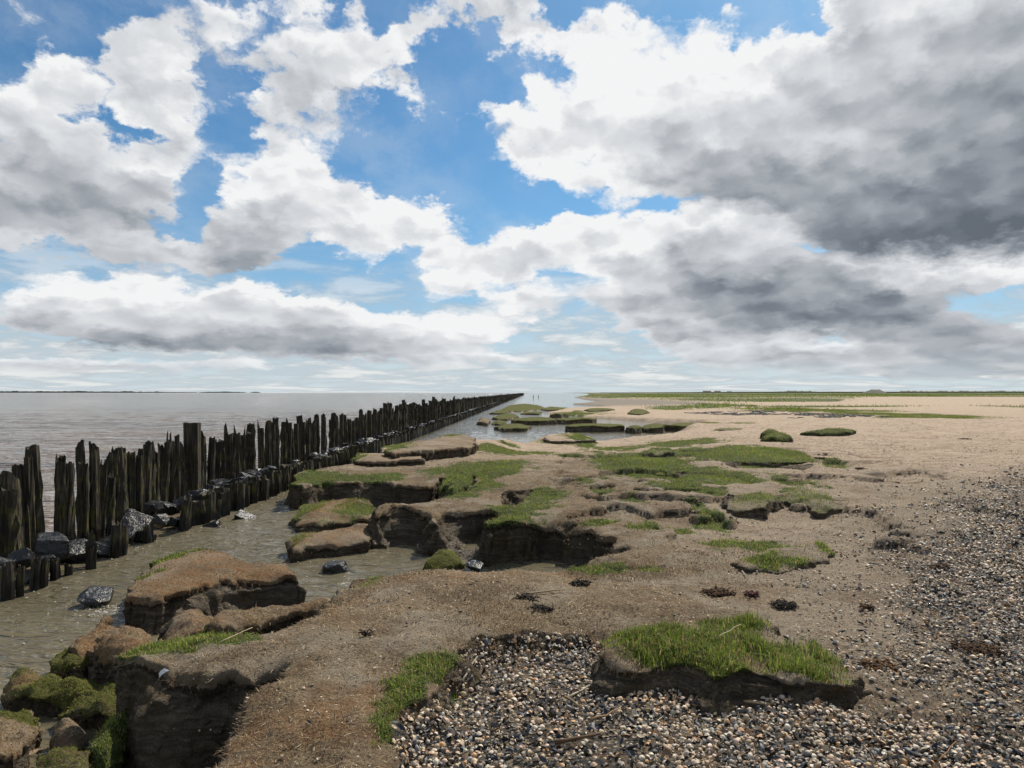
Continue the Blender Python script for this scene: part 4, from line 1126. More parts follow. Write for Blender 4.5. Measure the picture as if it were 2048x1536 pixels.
def post_mesh(name, seed, jag=.16, nang=18, rows=13, square=False, taper=.1, spike=False):
    r = np.random.default_rng(seed)
    a = np.linspace(0, 2 * np.pi, nang, endpoint=False) + r.random() * 6
    rad = .5 * (1 + .13 * r.normal(size=nang))
    if square:
        rad = .5 / np.maximum(np.abs(np.cos(a - a[0] + .4)), np.abs(np.sin(a - a[0] + .4))) * .92 * (1 + .02 * r.normal(size=nang))
    rad = np.clip(rad, .30, .72)
    lob = np.interp(np.arange(nang), np.linspace(0, nang, 7), np.append(*(lambda q: (q, q[:1]))(r.random(6))))
    hi = 1 - jag * (1.7 * lob + .35 * np.abs(r.normal(size=nang))) * (1 if not square else .05)
    if not square and r.random() < .6: hi[r.integers(nang)] -= jag * 2.2
    ph = r.random() * 6.28
    hi = hi - jag * (.35 + .35 * np.cos(a + ph)) * (0 if square else 1)
    hi = hi - hi.max() + 1
    if spike:
        j = r.integers(nang); hi = hi - .10; hi[j] = 1.0; hi[(j + 1) % nang] = .96
    hi = np.clip(hi, .55, 1)
    lean = r.normal(size=2) * .05
    V = []
    for k in range(rows):
        t = k / (rows - 1)
        wob = 1 + .085 * r.normal(size=nang) * (0.3 if square else 1)
        knot = np.ones(nang)
        if r.random() < .55 and not square: knot[r.integers(nang)] = 1.36
        R = rad * wob * knot * (1.06 - taper * t) * (1 - (.12 * t ** 8 if not square else 0))
        z = hi * t
        V.append(np.stack([R * np.cos(a) + lean[0] * t * 1.5, R * np.sin(a) + lean[1] * t * 1.5, z], -1))
    V = np.concatenate(V)
    f = []
    for k in range(rows - 1):
        for i in range(nang):
            j = (i + 1) % nang
            f.append((k * nang + i, k * nang + j, (k + 1) * nang + j)); f.append((k * nang + i, (k + 1) * nang + j, (k + 1) * nang + i))
    c = len(V)
    V = np.vstack([V, [[lean[0] * 1.4, lean[1] * 1.4, (hi.min() if not square else .995) - (.02 if not square else 0)]]])
    for i in range(nang):
        f.append(((rows - 1) * nang + i, (rows - 1) * nang + (i + 1) % nang, c))
    return make_mesh(name, V, np.array(f, np.int32), smooth=False)

TALLS = [post_mesh('pile', 300 + i, jag=.010 + .013 * (i % 4), spike=(i % 9 == 4), taper=.04) for i in range(18)]
LOWS = [post_mesh('stake', 400 + i, jag=.02 + .03 * (i % 3), rows=6, taper=.02) for i in range(8)]
SQUARE = post_mesh('squared_pile', 500, square=True, taper=0)
SPIKE = post_mesh('spike', 501, jag=.2, taper=.4)
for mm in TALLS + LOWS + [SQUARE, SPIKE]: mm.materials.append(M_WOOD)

Z_FOOT = -1.1
TRACED = [   # column, top row, width in the photo; then what sets it apart
    (-60, 985, 30, None), (-30, 960, 26, None),
    (3, 972, 26, 'stumpy brown post with rotten crown at the left picture edge'),
    (29, 938, 30, 'thick post with a hooked splinter on its left shoulder'),
    (52, 920, 20, 'straight post between the hooked one and the tall split one'),
    (67, 908, 14, 'thin post leaning against the tall split one'),
    (82, 888, 24, 'tall split post left of the first wide gap'),
    (110, 902, 15, 'smooth round-topped post standing alone right of the first gap'),
    (122, 924, 12, 'short pointed post right beside the smooth round-topped one'),
    (134, 926, 13, None), (138.5, 904, 3.4, 'thin bare spike rising above the low crowns near the left edge'),
    (148, 922, 15, None), (163, 924, 16, None),
    (179, 879, 15, 'tall grey post with a notched flat crown'),
    (192, 881, 13, 'tall post whose broken tip leans towards the notched one'),
    (203, 919, 11, None), (214, 946, 13, 'short mossy post with a ragged head below its neighbours'),
    (223, 903, 11, None), (232, 889, 13, 'pointed post with a nick under its tip'), (248, 893, 18, 'broad post narrowing to one sharp tip'),
    (262, 901, 14, None), (271, 906, 10, None), (281, 895, 12, None), (291, 883, 15, None), (306, 879, 13, None), (315, 896, 11, None),
    (325, 858, 10, 'slender post with a knob on top, tallest before the squared one'), (334, 885, 9, None),
    (342, 861, 12, 'forked post just left of the squared one'), (351, 869, 9, None), (359, 876, 9, None), (372, 879, 15, 'plain post touching the squared one'),
    (386, 844, 25, 'squared flat-topped timber post, widest of the row'), (398, 860, 10, None), (406, 879, 9, None), (415, 872, 11, 'sharp pointed post between squared post and mossy stump'),
    (425, 886, 10, None), (438, 878, 20, 'mossy humped stump beside the antler-topped post'),
    (455, 844, 17, 'antler-topped post standing before a narrow gap of sea'),
    (477, 845, 12, None), (486, 850, 10, None), (494, 843, 14, 'tallest post of the group between two gaps of sea'), (506, 846, 13, 'knobbly edged post at the second gap of sea'),
    (526, 836, 11, None), (535, 840, 10, None), (543, 839, 10, None), (555, 833, 10, None), (564, 842, 9, None), (572, 835, 10, None), (582, 856, 10, None),
    (594, 846, 8, None), (601, 838, 8, None), (609, 829, 9, None), (618, 833, 9, None), (626, 841, 8, None), (634, 828, 9, None), (644, 826, 8, None), (651, 834, 8, None),
    (658, 825, 9, None), (667, 836, 8, None), (675, 824, 9, None), (683, 826, 8, None), (693, 829, 9, None), (701, 837, 8, None), (709, 840, 8, None), (715, 832, 7, None),
    (722, 818, 8, None), (729, 826, 7, None), (736, 820, 8, None), (742, 828, 6, None), (748, 815, 7, None), (755, 822, 6, None), (760, 815, 7, None)]

def put_post(mesh, x, y, wd, ztop, name, label, group, rng, lean=.03):
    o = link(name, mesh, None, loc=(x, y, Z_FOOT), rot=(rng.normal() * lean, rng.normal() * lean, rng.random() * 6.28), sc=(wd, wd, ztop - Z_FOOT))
    tag(o, label, 'post', group)
    return o

prng = np.random.default_rng(5)
G_TALL = 'weathered posts of the tall screen row'
G_LOW = 'short stakes of the low front row'
n_tall = 0; last_d = 8.0; ref = None; since = 0; mid_n = 0
ORD = ['first', 'second', 'third', 'fourth', 'fifth', 'sixth', 'seventh', 'eighth', 'ninth', 'tenth', 'eleventh', 'twelfth', 'thirteenth', 'fourteenth', 'fifteenth',
       'sixteenth', 'seventeenth', 'eighteenth', 'nineteenth', 'twentieth', 'twenty-first', 'twenty-second', 'twenty-third', 'twenty-fourth', 'twenty-fifth']
for i, (px, ty, wpx, lab) in enumerate(TRACED):
    d = -TALL_X * F / (1060.0 - px)
    x = TALL_X + ROW_K * d; zt = EYE - (ty - HY) / F * d
    wd = max(wpx, 7) / F * d * (1.05 + .18 * prng.random())
    nm = 'wooden_post'
    if lab is None:
        if px < 0: lab2 = 'dark post beyond the left picture edge, %s in the row' % ORD[i]
        elif px < 590:
            since += 1
            lab2 = 'ragged dark post, %s to the right of the %s' % (ORD[since - 1], ' '.join(ref.split()[:4]).rstrip(','))
        else:
            mid_n += 1
            lab2 = 'ragged post, %s in the closed stretch after the last gap in the row' % ORD[mid_n - 1]
    else: lab2 = lab; ref = lab; since = 0
    me_ = TALLS[prng.integers(len(TALLS))]; rz = None
    if lab and lab.startswith('squared'): me_ = SQUARE
    if wpx < 4: me_ = SPIKE; wd = wpx / F * d
    o = put_post(me_, x + prng.normal() * .03, d, wd, zt, nm, lab2, G_TALL, prng)
    if me_ is SQUARE: o.rotation_euler = (0, 0, .3)
    n_tall += 1; last_d = max(last_d, d)
d = last_d + .2
while n_tall < 215:
    if prng.random() < .06: d += .16
    x = TALL_X + ROW_K * d + prng.normal() * .03
    zt = .96 + .15 * prng.normal() + .08 * math.sin(d * 1.3)
    put_post(TALLS[prng.integers(len(TALLS))], x, d, .17 + .06 * prng.random(), zt, 'wooden_post', 'ragged dark post in the far closed stretch of the tall row', G_TALL, prng)
    d += .14 + .10 * prng.random(); n_tall += 1
far_start = d

# short stakes in front
NEAR_LOW = [(-25, 1140, 18, 'stake just outside the left picture edge'), (-5, 1128, 14, 'stake cut by the left picture edge'), (16, 1122, 19, 'rounded stub, first whole stake from the left'),
    (34, 1130, 11, 'thin stub, second whole stake from the left'), (62, 1112, 14, 'notched stub, third whole stake from the left'), (77, 1116, 14, 'stub pressed against the notched one'),
    (96, 1124, 13, 'square-headed stub in front of the grey wet boulder'), (108, 1122, 12, 'second square-headed stub beside the first'), (120, 1114, 11, 'slim stake just right of the square-headed stubs'),
    (134, 1124, 13, 'knobbed stub before the black shaded boulder'), (174, 1064, 13, 'tall thin stake rising before the black boulder'), (184, 1058, 12, 'tallest stake of the front row, beside its thin twin'),
    (228, 1040, 17, 'stout lone stake before the gap in the front row'), (241, 1050, 13, 'stake touching the stout lone one'), (302, 1047, 17, 'single stump in the gap below the boulder heap'),
    (357, 1000, 14, 'first stake of the closed front row'), (368, 1002, 15, 'second stake of the closed front row'), (379, 1006, 12, 'third stake of the closed front row')]
n_low = 0
for px, ty, wpx, lab in NEAR_LOW:
    d = -LOW_X * F / (1060.0 - px)
    put_post(LOWS[prng.integers(len(LOWS))], LOW_X + ROW_K * d, d, wpx / F * d * 1.15, EYE - (ty - HY) / F * d, 'wooden_stake', lab, G_LOW, prng, .05); n_low += 1
d = -LOW_X * F / (1060.0 - 390)
while n_low < 85:
    zt = .02 + .045 * prng.normal()
    put_post(LOWS[prng.integers(len(LOWS))], LOW_X + ROW_K * d + prng.normal() * .03, d, .19 + .07 * prng.random(), zt, 'wooden_stake', 'short dark stake in the closed low row beside the channel', G_LOW, prng, .04)
    d += .15 + .06 * prng.random(); n_low += 1
far_low = d

def merge_posts(name, meshes, x0, dstart, dend, zfun, wfun, step, label):
    parts = []; o = 0; Vs = []; Fs = []
    dat = []
    for mm in meshes:
        v = np.empty(len(mm.vertices) * 3, np.float32); mm.vertices.foreach_get('co', v)
        fl = np.empty(len(mm.loops), np.int32); mm.loops.foreach_get('vertex_index', fl)
        dat.append((v.reshape(-1, 3), fl.reshape(-1, 3)))
    d = dstart
    while d < dend:
        v, f = dat[prng.integers(len(dat))]
        w = wfun(d); h = zfun(d) - Z_FOOT
        a = prng.random() * 6.28; c, s = math.cos(a), math.sin(a)
        V = np.stack([(v[:, 0] * c - v[:, 1] * s) * w + x0 + ROW_K * d, (v[:, 0] * s + v[:, 1] * c) * w + d, v[:, 2] * h + Z_FOOT], -1)
        Vs.append(V); Fs.append(f + o); o += len(V)
        d += step * max(1, d / 120) * (.8 + .4 * prng.random())
    me_ = make_mesh(name, np.concatenate(Vs), np.concatenate(Fs), smooth=False)
    tag(link(name, me_, M_WOOD), label, 'posts', kind='stuff')

SIMPLE = [post_mesh('far_pile', 600 + i, jag=.1, nang=6, rows=3) for i in range(6)]
merge_posts('distant_posts', SIMPLE, TALL_X, far_start, 620, lambda d: .98 + .12 * prng.normal(), lambda d: .24 * max(1, d / 120), .18, 'far end of the tall post row shrinking to the horizon')
merge_posts('distant_stakes', SIMPLE, LOW_X, far_low, 560, lambda d: .0 + .05 * prng.normal(), lambda d: .20 * max(1, d / 120), .17, 'far end of the low stake row along the channel')
for i, px in enumerate((1066.5, 1077)):
    d = 260.0 + 30 * i
    link('marker_pole', LOWS[i], None, loc=((px - 1024) / F * d, d, Z_FOOT), sc=(.22, .22, 1.75 - .1 * i), label=('marker pole in the open channel nearest the end of the post row' if i == 0 else 'lone marker pole farther out in the channel mouth'), category='pole')

# ------------------------------------------------------------------ basalt
import bmesh
def rock_mesh(name, seed, flat=1.0):
    r = np.random.default_rng(seed)
    bm = bmesh.new()
    for _ in range(22):
        v = r.normal(size=3); v /= np.linalg.norm(v)
        v = np.sign(v) * np.abs(v) ** .45
        v = v / np.linalg.norm(v) ** .55 * (.40 + .10 * r.random())
        bm.verts.new((v[0], v[1], v[2] * flat))
    res = bmesh.ops.convex_hull(bm, input=bm.verts)
    dead = {g for g in res['geom_interior'] + res['geom_unused'] if isinstance(g, bmesh.types.BMVert)}
    if dead: bmesh.ops.delete(bm, geom=list(dead), context='VERTS')
    bmesh.ops.dissolve_limit(bm, angle_limit=.42, verts=bm.verts, edges=bm.edges)
    bmesh.ops.bevel(bm, geom=list(bm.edges), offset=.03, segments=2, affect='EDGES', profile=.6)
    bmesh.ops.subdivide_edges(bm, edges=[e for e in bm.edges if e.calc_length() > .15], cuts=2, use_grid_fill=True)
    bmesh.ops.triangulate(bm, faces=bm.faces)
    for v in bm.verts:
        q = np.array(v.co[:]); k = float(fbm(np.array([q[0] * 4.5]), np.array([q[1] * 4.5]), np.array([q[2] * 4.5 + seed]), octv=3, seed=seed)[0]); v.co = Vector((q * (1 + .09 * k)).tolist())
    me_ = bpy.data.meshes.new(name); bm.to_mesh(me_); bm.free()
    me_.polygons.foreach_set('use_smooth', np.full(len(me_.polygons), False))
    me_.materials.append(M_ROCK)
    return me_
ROCKS = [rock_mesh('basalt', 700 + i, .8) for i in range(9)]
rr = np.random.default_rng(17)
G_ROCK = 'basalt boulders wedged between the post rows'
def rock(px, py, wpx, asp, label, z=None, k=None, group=G_ROCK, rot=None):
    """column, row of its foot, width in the photo"""
    z0 = -.46 if z is None else z
    x, y = at(px, py, z0)
    w = wpx / F * y
    o = link('basalt_boulder', ROCKS[rr.integers(9) if k is None else k], None, loc=(x, y + w * .3, z0 + w * asp * .45), sc=(w * 1.15, w * (.9 + .3 * rr.random()), w * asp * 1.35),
             rot=(rr.normal() * .2, rr.normal() * .2, rr.random() * 6.28) if rot is None else rot)
    return tag(o, label, 'boulder', group)
def heap(px, ty, wpx, asp, label, xo=-5.66, k=None):
    """boulder lying between the rows: column, row of its top, width in the photo"""
    y = xo / ((px - 1024.0) / F - ROW_K); w = wpx / F * y; h = w * asp
    zt = EYE - (ty - HY) / F * y
    o = link('basalt_boulder', ROCKS[rr.integers(9) if k is None else k], None, loc=(xo + ROW_K * y, y, zt - h * .5), sc=(w * 1.2, w * 1.2, h * 1.25), rot=(rr.normal() * .25, rr.normal() * .25, rr.random() * 6.28))
    return tag(o, label, 'boulder', G_ROCK)
heap(103, 1064, 70, .8, 'big black boulder with a flat sunlit top behind the nearest stakes')
heap(155, 1078, 62, .9, 'black boulder hidden in shade right of the big flat-topped one')
heap(88, 1108, 48, .8, 'grey wet boulder showing between the first short stakes', -5.5)
heap(42, 1098, 50, .9, 'glistening dark boulder low at the left between stakes')
heap(4, 1110, 44, .9, 'dark boulder half cut by the left picture edge')
heap(60, 1135, 44, .8, 'low dark boulder under the glistening one', -5.5)
heap(200, 1082, 40, .9, 'reddish wet boulder beside the tall stake', -5.5)
heap(215, 1072, 46, .8, 'low wet boulder under the tall posts behind the red one', -5.8)
heap(272, 1024, 66, .9, 'large tilted boulder with a wet slanting face')
heap(318, 1024, 32, 1.1, 'pale shining boulder face right of the tilted one', -5.5)
heap(306, 1000, 34, .8, 'small pale-topped boulder perched on the heap', -5.75)
heap(334, 1002, 36, .9, 'rounded black boulder on top of the heap', -5.7)
heap(350, 1032, 32, .8, 'bluish flat boulder right of the shining face', -5.5)
heap(250, 1055, 40, .8, 'dark boulder left of the tilted one', -5.6)
heap(364, 986, 44, .8, 'grey boulder at the upper end of the heap')
heap(396, 976, 46, .8, 'broad greenish boulder leaning on the short stakes')
heap(424, 970, 40, .8, 'dark boulder where the heap meets the closed stakes')
heap(290, 1060, 44, .7, 'low black boulder at the foot of the heap', -5.45)
heap(445, 962, 36, .8, 'angular boulder sunk behind the closed stakes')
G_R2 = 'loose boulders lying in the channel water'
rock(180, 1216, 78, .42, 'flat black slab boulder awash by the foam', group=G_R2, z=-.46)
rock(484, 1050, 46, .55, 'angular grey boulder poking out of the stream', group=G_R2, z=-.55)
rock(418, 1066, 40, .7, 'dark boulder in the stream nearest the stakes', group=G_R2, z=-.55)
rock(440, 1064, 22, .5, 'little low stone tailing the dark stream boulder', group=G_R2, z=-.52)
rock(352, 1074, 24, .4, 'small wet stone beside the brown islet', group=G_R2, z=-.52)
rock(670, 1166, 64, .72, 'rounded grey boulder at the foot of the near bank', group=G_R2, z=-.58)
rock(950, 1142, 40, .4, 'pale flat stone half buried at the pit mouth', group=G_R2, z=-.40)
rock(262, 1105, 22, .5, 'low wet stone between the two lone stakes', group=G_R2, z=-.5)
d = 13.0; n = 0
while n < 70:
    x = LOW_X - .10 - .60 * rr.random() + ROW_K * d
    w = .22 + .22 * rr.random()
    o = link('basalt_boulder', ROCKS[rr.integers(9)], None, loc=(x, d, -.10 + .06 * rr.normal()), sc=(w, w, w * .6), rot=(rr.normal() * .2, rr.normal() * .2, rr.random() * 6.28))
    tag(o, 'wet black stone packed between the two rows of posts', 'boulder', 'stones filling the post screen')
    d += .10 + .22 * rr.random(); n += 1
vs = []; fs = []; off = 0
dat = []
for mm in ROCKS:
    v = np.empty(len(mm.vertices) * 3, np.float32); mm.vertices.foreach_get('co', v)
    fl = np.empty(len(mm.loops), np.int32); mm.loops.foreach_get('vertex_index', fl); dat.append((v.reshape(-1, 3), fl.reshape(-1, 3)))
while d < 130:
    v, f = dat[rr.integers(9)]; w = .25 + .25 * rr.random()
    vs.append(v * np.array([w, w, w * .6]) + np.array([LOW_X - .1 - .6 * rr.random() + ROW_K * d, d, -.10])); fs.append(f + off); off += len(v)
    d += .25 + .2 * rr.random()
tag(link('distant_stones', make_mesh('distant_stones', np.concatenate(vs), np.concatenate(fs), smooth=False), M_ROCK), 'wet dark stones between the far post rows', 'stones', kind='stuff')

# ------------------------------------------------------------------ shells
def cockle():
    V = [(0, 0, .34)]; f = []
    nr, na = 2, 8
    for r in range(1, nr + 1):
        for i in range(na):
            a = 2 * math.pi * i / na
            k = r / nr
            rad = .5 * k * (1.0 + .10 * math.cos(a)) * (.96 + .04 * (i % 2))
            V.append((rad * math.cos(a) * .98, rad * math.sin(a) * 1.08, .34 * (1 - k ** 2.2)))
    for i in range(na):
        j = (i + 1) % na
        f.append((0, 1 + i, 1 + j)); f.append((1 + i, 1 + na + i, 1 + na + j)); f.append((1 + i, 1 + na + j, 1 + j))
    return np.array(V, np.float32), np.array(f, np.int32)
def mussel():
    V = [(.02, 0, .22)]; f = []; na = 9
    for r in (1, 2):
        for i in range(na):
            a = 2 * math.pi * i / na; k = r / 2
            wd = .22 * (1 - .45 * math.cos(a)) if math.cos(a) > 0 else .24
            V.append((.5 * math.cos(a) * k, wd * math.sin(a) * k + .02 * math.cos(2 * a), .22 * (1 - k ** 2.0)))
    for i in range(na):
        j = (i + 1) % na
        f.append((0, 1 + i, 1 + j)); f.append((1 + i, 1 + na + i, 1 + na + j)); f.append((1 + i, 1 + na + j, 1 + j))
    return np.array(V, np.float32), np.array(f, np.int32)
CK, MS = cockle(), mussel()
PAL_CK = [(.56, .45, .31), (.57, .49, .38), (.47, .35, .23), (.53, .39, .25), (.40, .29, .19), (.50, .30, .15), (.58, .43, .34), (.32, .27, .22), (.60, .53, .43), (.46, .42, .34), (.20, .17, .14)]
PAL_MS = [(.032, .033, .038), (.042, .046, .056), (.022, .021, .022), (.085, .088, .094), (.052, .066, .092), (.055, .043, .034), (.15, .158, .165), (.29, .28, .26), (.034, .033, .031)]

sf = GF[inview & (cenG[:, 1] < 17) & (cenG[:, 1] > 2.6)]
cs = GV[sf].mean(1); ds = np.maximum(np.hypot(cs[:, 0], cs[:, 1]), 1)
dens = 3000.0 * np.minimum(1, (5.0 / ds) ** 1.7)
bedw = np.clip(GA['shell'] * 1.05 - .05, 0, 1) ** 1.3
clump = np.clip(.72 + .95 * fbm(X0 * 2.2, Y0 * 2.2, octv=4, seed=171, gain=.6), .06, 1)
bare = .010 * np.clip(1 + 2 * fbm(X0 * 1.5, Y0 * 1.5, octv=3, seed=172), 0, 2) * (Z0 > -.2) * (1 - GA['grass'])
P, N, _, _ = scatter(GV, sf, bedw * clump, dens)
P2, N2, _, _ = scatter(GV, sf, np.minimum(bare * 4, .25), dens * .85)
def orient(P, N, size, is_ms, rng):
    n = len(P)
    up = np.where(rng.random(n) < .68, 1.0, -1.0)
    a = rng.random(n) * 2 * np.pi
    t = N + .55 * rng.normal(size=(n, 3)); t /= np.linalg.norm(t, axis=1)[:, None]
    ez = t * up[:, None]
    ref = np.stack([np.cos(a), np.sin(a), 0 * a], -1)
    ex = ref - ez * (ref * ez).sum(1)[:, None]; ex /= np.maximum(np.linalg.norm(ex, axis=1), 1e-6)[:, None]
    ey = np.cross(ez, ex)
    return np.stack([ex, ey, ez], -1), up            # columns
def shells(P, N, rng, big=1.0):
    n = len(P)
    ms = rng.random(n) < np.clip(.25 + .40 * fbm(P[:, 0] * 2.5, P[:, 1] * 2.5, octv=3, seed=173), .12, .8)
    dd = np.maximum(np.hypot(P[:, 0], P[:, 1]), 1)
    size = np.where(ms, .016 + .040 * rng.random(n) ** 1.7, .009 + .024 * rng.random(n) ** 1.6) * big * np.maximum(1, (dd / 5.5) ** .5)
    R, up = orient(P, N, size, ms, rng)
    col = np.where(ms[:, None], pick_cols(n, PAL_MS, rng, .2), pick_cols(n, PAL_CK, rng, .12))
    z = rng.random(n) * .014 + .002
    C = P + N * (z + np.where(up < 0, size * .2, 0))[:, None]
    return ms, size, R, col, C
srng = np.random.default_rng(23)
ms, size, R, col, C = shells(P, N, srng)
# the shells nearest the path one by one
vis = (np.abs(C[:, 0]) < C[:, 1] * .73 * .985) & (C[:, 1] > EYE * F / 755)
dist = np.where(vis, np.hypot(C[:, 0], C[:, 1]), 1e9)
score = size / dist
score[C[:, 1] > 4.6] = 0
order = np.argsort(-score)
pickset = []
nc = nm = 0
for i in order:
    if ms[i] and nm < 120: nm += 1; pickset.append(i)
    elif not ms[i] and nc < 180: nc += 1; pickset.append(i)
    if nm + nc >= 300: break
single = np.zeros(len(C), bool); single[pickset] = True
def shell_mesh(nm_, kind, c):
    v, f = kind
    return make_mesh(nm_, v, f, cols=np.repeat(np.array(c, np.float32)[None], len(v), 0), smooth=True)
CKM = [shell_mesh('cockle', CK, c) for c in PAL_CK]; MSM = [shell_mesh('mussel', MS, c) for c in PAL_MS]
for mm in CKM + MSM: mm.materials.append(M_SHELL)
CKN = ['cream', 'white', 'tan', 'sandy', 'brown', 'orange', 'pinkish', 'grey', 'bright white', 'greenish grey', 'dark grey']
MSN = ['blue-black', 'dark blue', 'black', 'slate blue', 'deep blue', 'brown-black', 'pale blue', 'silvery', 'charcoal']
for i in pickset:
    k = int(srng.integers(len(MSM) if ms[i] else len(CKM)))
    o = link('mussel_shell' if ms[i] else 'cockle_shell', (MSM if ms[i] else CKM)[k], None)
    o.matrix_world = Matrix.Translation(Vector(C[i].tolist())) @ Matrix(R[i].tolist()).to_4x4() @ Matrix.Scale(float(size[i]) * 1.1, 4)
    if ms[i]: tag(o, MSN[k] + ' mussel shell in the front of the shell beach', 'shell', MSN[k] + ' mussel shells at the front of the beach')
    else: tag(o, CKN[k] + ' cockle shell in the front of the shell beach', 'shell', CKN[k] + ' cockle shells at the front of the beach')
def merge_shells(ms, size, R, col, C):
    V, Fc, Cc = [], [], []; o = 0
    for kind, m in ((CK, ~ms), (MS, ms)):
        if not m.any(): continue
        v, f = kind
        pts_ = np.einsum('nij,vj->nvi', R[m], v) * size[m][:, None, None] + C[m][:, None, :]
        n = len(pts_)
        ff = (f[None] + (np.arange(n) * len(v))[:, None, None]).reshape(-1, 3) + o
        V.append(pts_.reshape(-1, 3)); Fc.append(ff); Cc.append(np.repeat(col[m], len(v), 0)); o += n * len(v)
    return np.concatenate(V), np.concatenate(Fc), np.concatenate(Cc)
v, f, c = merge_shells(ms[~single], size[~single], R[~single], col[~single], C[~single])
tag(link('shell_beach', make_mesh('shell_beach', v, f, cols=c), M_SHELL), 'deep bed of cockle and mussel shells on the beach', 'shells', kind='stuff')
r2 = shells(P2, N2, srng, .55)
v, f, c = merge_shells(*r2)
tag(link('scattered_shells', make_mesh('scattered_shells', v, f, cols=c), M_SHELL), 'single shells and bits of shell scattered over the bank', 'shells', kind='stuff')
print('shells', len(C), len(P2))
P, N, _, _ = scatter(GV, sf, np.clip(bedw, 0, 1) * np.clip(.1 + 1.5 * fbm(X0 * 2.0, Y0 * 2.0, octv=3, seed=175), .05, 1), 260.0 * np.minimum(1, (5 / ds) ** 1.6))
V_, f_, c_ = blades(P + N * .018, N, .02 + .08 * srng.random(len(P)) ** 2, .0042 * np.maximum(1, (np.hypot(P[:, 0], P[:, 1]) / 4) ** .8), pick_cols(len(P), PAL_STRAW + PAL_THATCH, srng), flat=True, rng=srng)
tag(link('straw_on_shells', make_mesh('straw_on_shells', V_, f_, cols=c_, smooth=None), M_STRAW), 'bits of straw and root caught among the shells', 'straw', kind='stuff')

# ------------------------------------------------------------------ stalks, seaweed, feather
def tube(ptsl, rad, nang=6):
    P = np.array(ptsl, np.float32); V = []; f = []
    for k in range(len(P)):
        t = P[min(k + 1, len(P) - 1)] - P[max(k - 1, 0)]; t /= np.linalg.norm(t) + 1e-9
        a = np.cross(t, [0, 0, 1]); a /= np.linalg.norm(a) + 1e-9; b = np.cross(t, a)
        r = rad * (1 - .5 * k / (len(P) - 1))
        for i in range(nang):
            q = 2 * math.pi * i / nang
            V.append(P[k] + (a * math.cos(q) + b * math.sin(q)) * r)
    for k in range(len(P) - 1):
        for i in range(nang):
            j = (i + 1) % nang
            f.append((k * nang + i, k * nang + j, (k + 1) * nang + j)); f.append((k * nang + i, (k + 1) * nang + j, (k + 1) * nang + i))
    for i in range(1, nang - 1): f.append((0, i + 1, i)); e = (len(P) - 1) * nang; f.append((e, e + i, e + i + 1))
    return np.array(V, np.float32), np.array(f, np.int32)
krng = np.random.default_rng(31)
def height_at(x, y):
    i = np.argmin((GV[:, 0] - x) ** 2 + (GV[:, 1] - y) ** 2 + np.where(wall0 > .1, 1.0, 0)); return float(GV[i, 2])
def stalk(p0, p1, rad, label, col=(.36, .27, .16), lift=.012, z=None, name='reed_stalk'):
    z0 = .06 if z is None else z
    a = at(*p0, z0); b = at(*p1, z0)
    ha = height_at(*a) if z is None else z; hb = height_at(*b) if z is None else z
    A = np.array([a[0], a[1], ha + lift]); B = np.array([b[0], b[1], hb + lift + .01])
    n = 5; P = [A * (1 - t) + B * t + np.append(krng.normal(size=2) * .004, krng.normal() * .002) * math.sin(math.pi * t) for t in np.linspace(0, 1, n)]
    v, f = tube(np.array(P) - A, rad)
    o = link(name, make_mesh(name, v, f, cols=np.repeat(np.array(col, np.float32)[None], len(v), 0) * krng.uniform(.8, 1.15)), M_STRAW, loc=A.tolist())
    tag(o, label, 'stalk', 'dry stalks washed up on the bank')
stalk((1046, 1206), (1128, 1195), .009, 'thick pale reed stalk lying above the shell inlet', (.42, .33, .21))
stalk((1135, 1400), (1190, 1372), .006, 'pale straight stalk on the shells left of the grassy hummock', (.52, .44, .32), z=.02)
stalk((1180, 1445), (1240, 1425), .007, 'brown stalk on the shells below the grassy hummock', (.30, .20, .11), z=.02)
stalk((1110, 1490), (1200, 1476), .011, 'thick dark driftwood stalk among the shells', (.13, .085, .05), z=.02, name='driftwood_stick')
stalk((1130, 1398), (1165, 1425), .008, 'short brown twig crossing the pale straight stalk', (.26, .19, .12), z=.02)
stalk((925, 1365), (955, 1320), .007, 'grey stalk leaning at the bank edge by the shells', (.40, .36, .30), z=.05)
stalk((1437, 1278), (1482, 1256), .0035, 'pale straw across the grass of the big hummock', (.55, .47, .30), z=.26)
stalk((1608, 1277), (1627, 1266), .0035, 'short pale straw at the right shoulder of the hummock', (.50, .42, .28), z=.24)
stalk((1484, 1136), (1494, 1152), .005, 'bleached twig standing out on the grey silt', (.45, .38, .29))
stalk((792, 1190), (800, 1208), .004, 'thin bleached twig on the bare bank', (.45, .38, .29))
stalk((1875, 1530), (1912, 1492), .004, 'thin reddish stalk at the lower right among shells', (.30, .17, .09), z=.02)
stalk((440, 1288), (505, 1262), .0035, 'long pale straw over the near turf corner', (.50, .42, .26), z=.17)
stalk((1965, 1345), (2035, 1344), .004, 'straight straw lying level on the right shell bank', (.46, .37, .23), z=.03)
stalk((990, 1262), (992, 1312), .004, 'upright dead stem in the shaded inlet edge', (.36, .27, .17), z=.04)

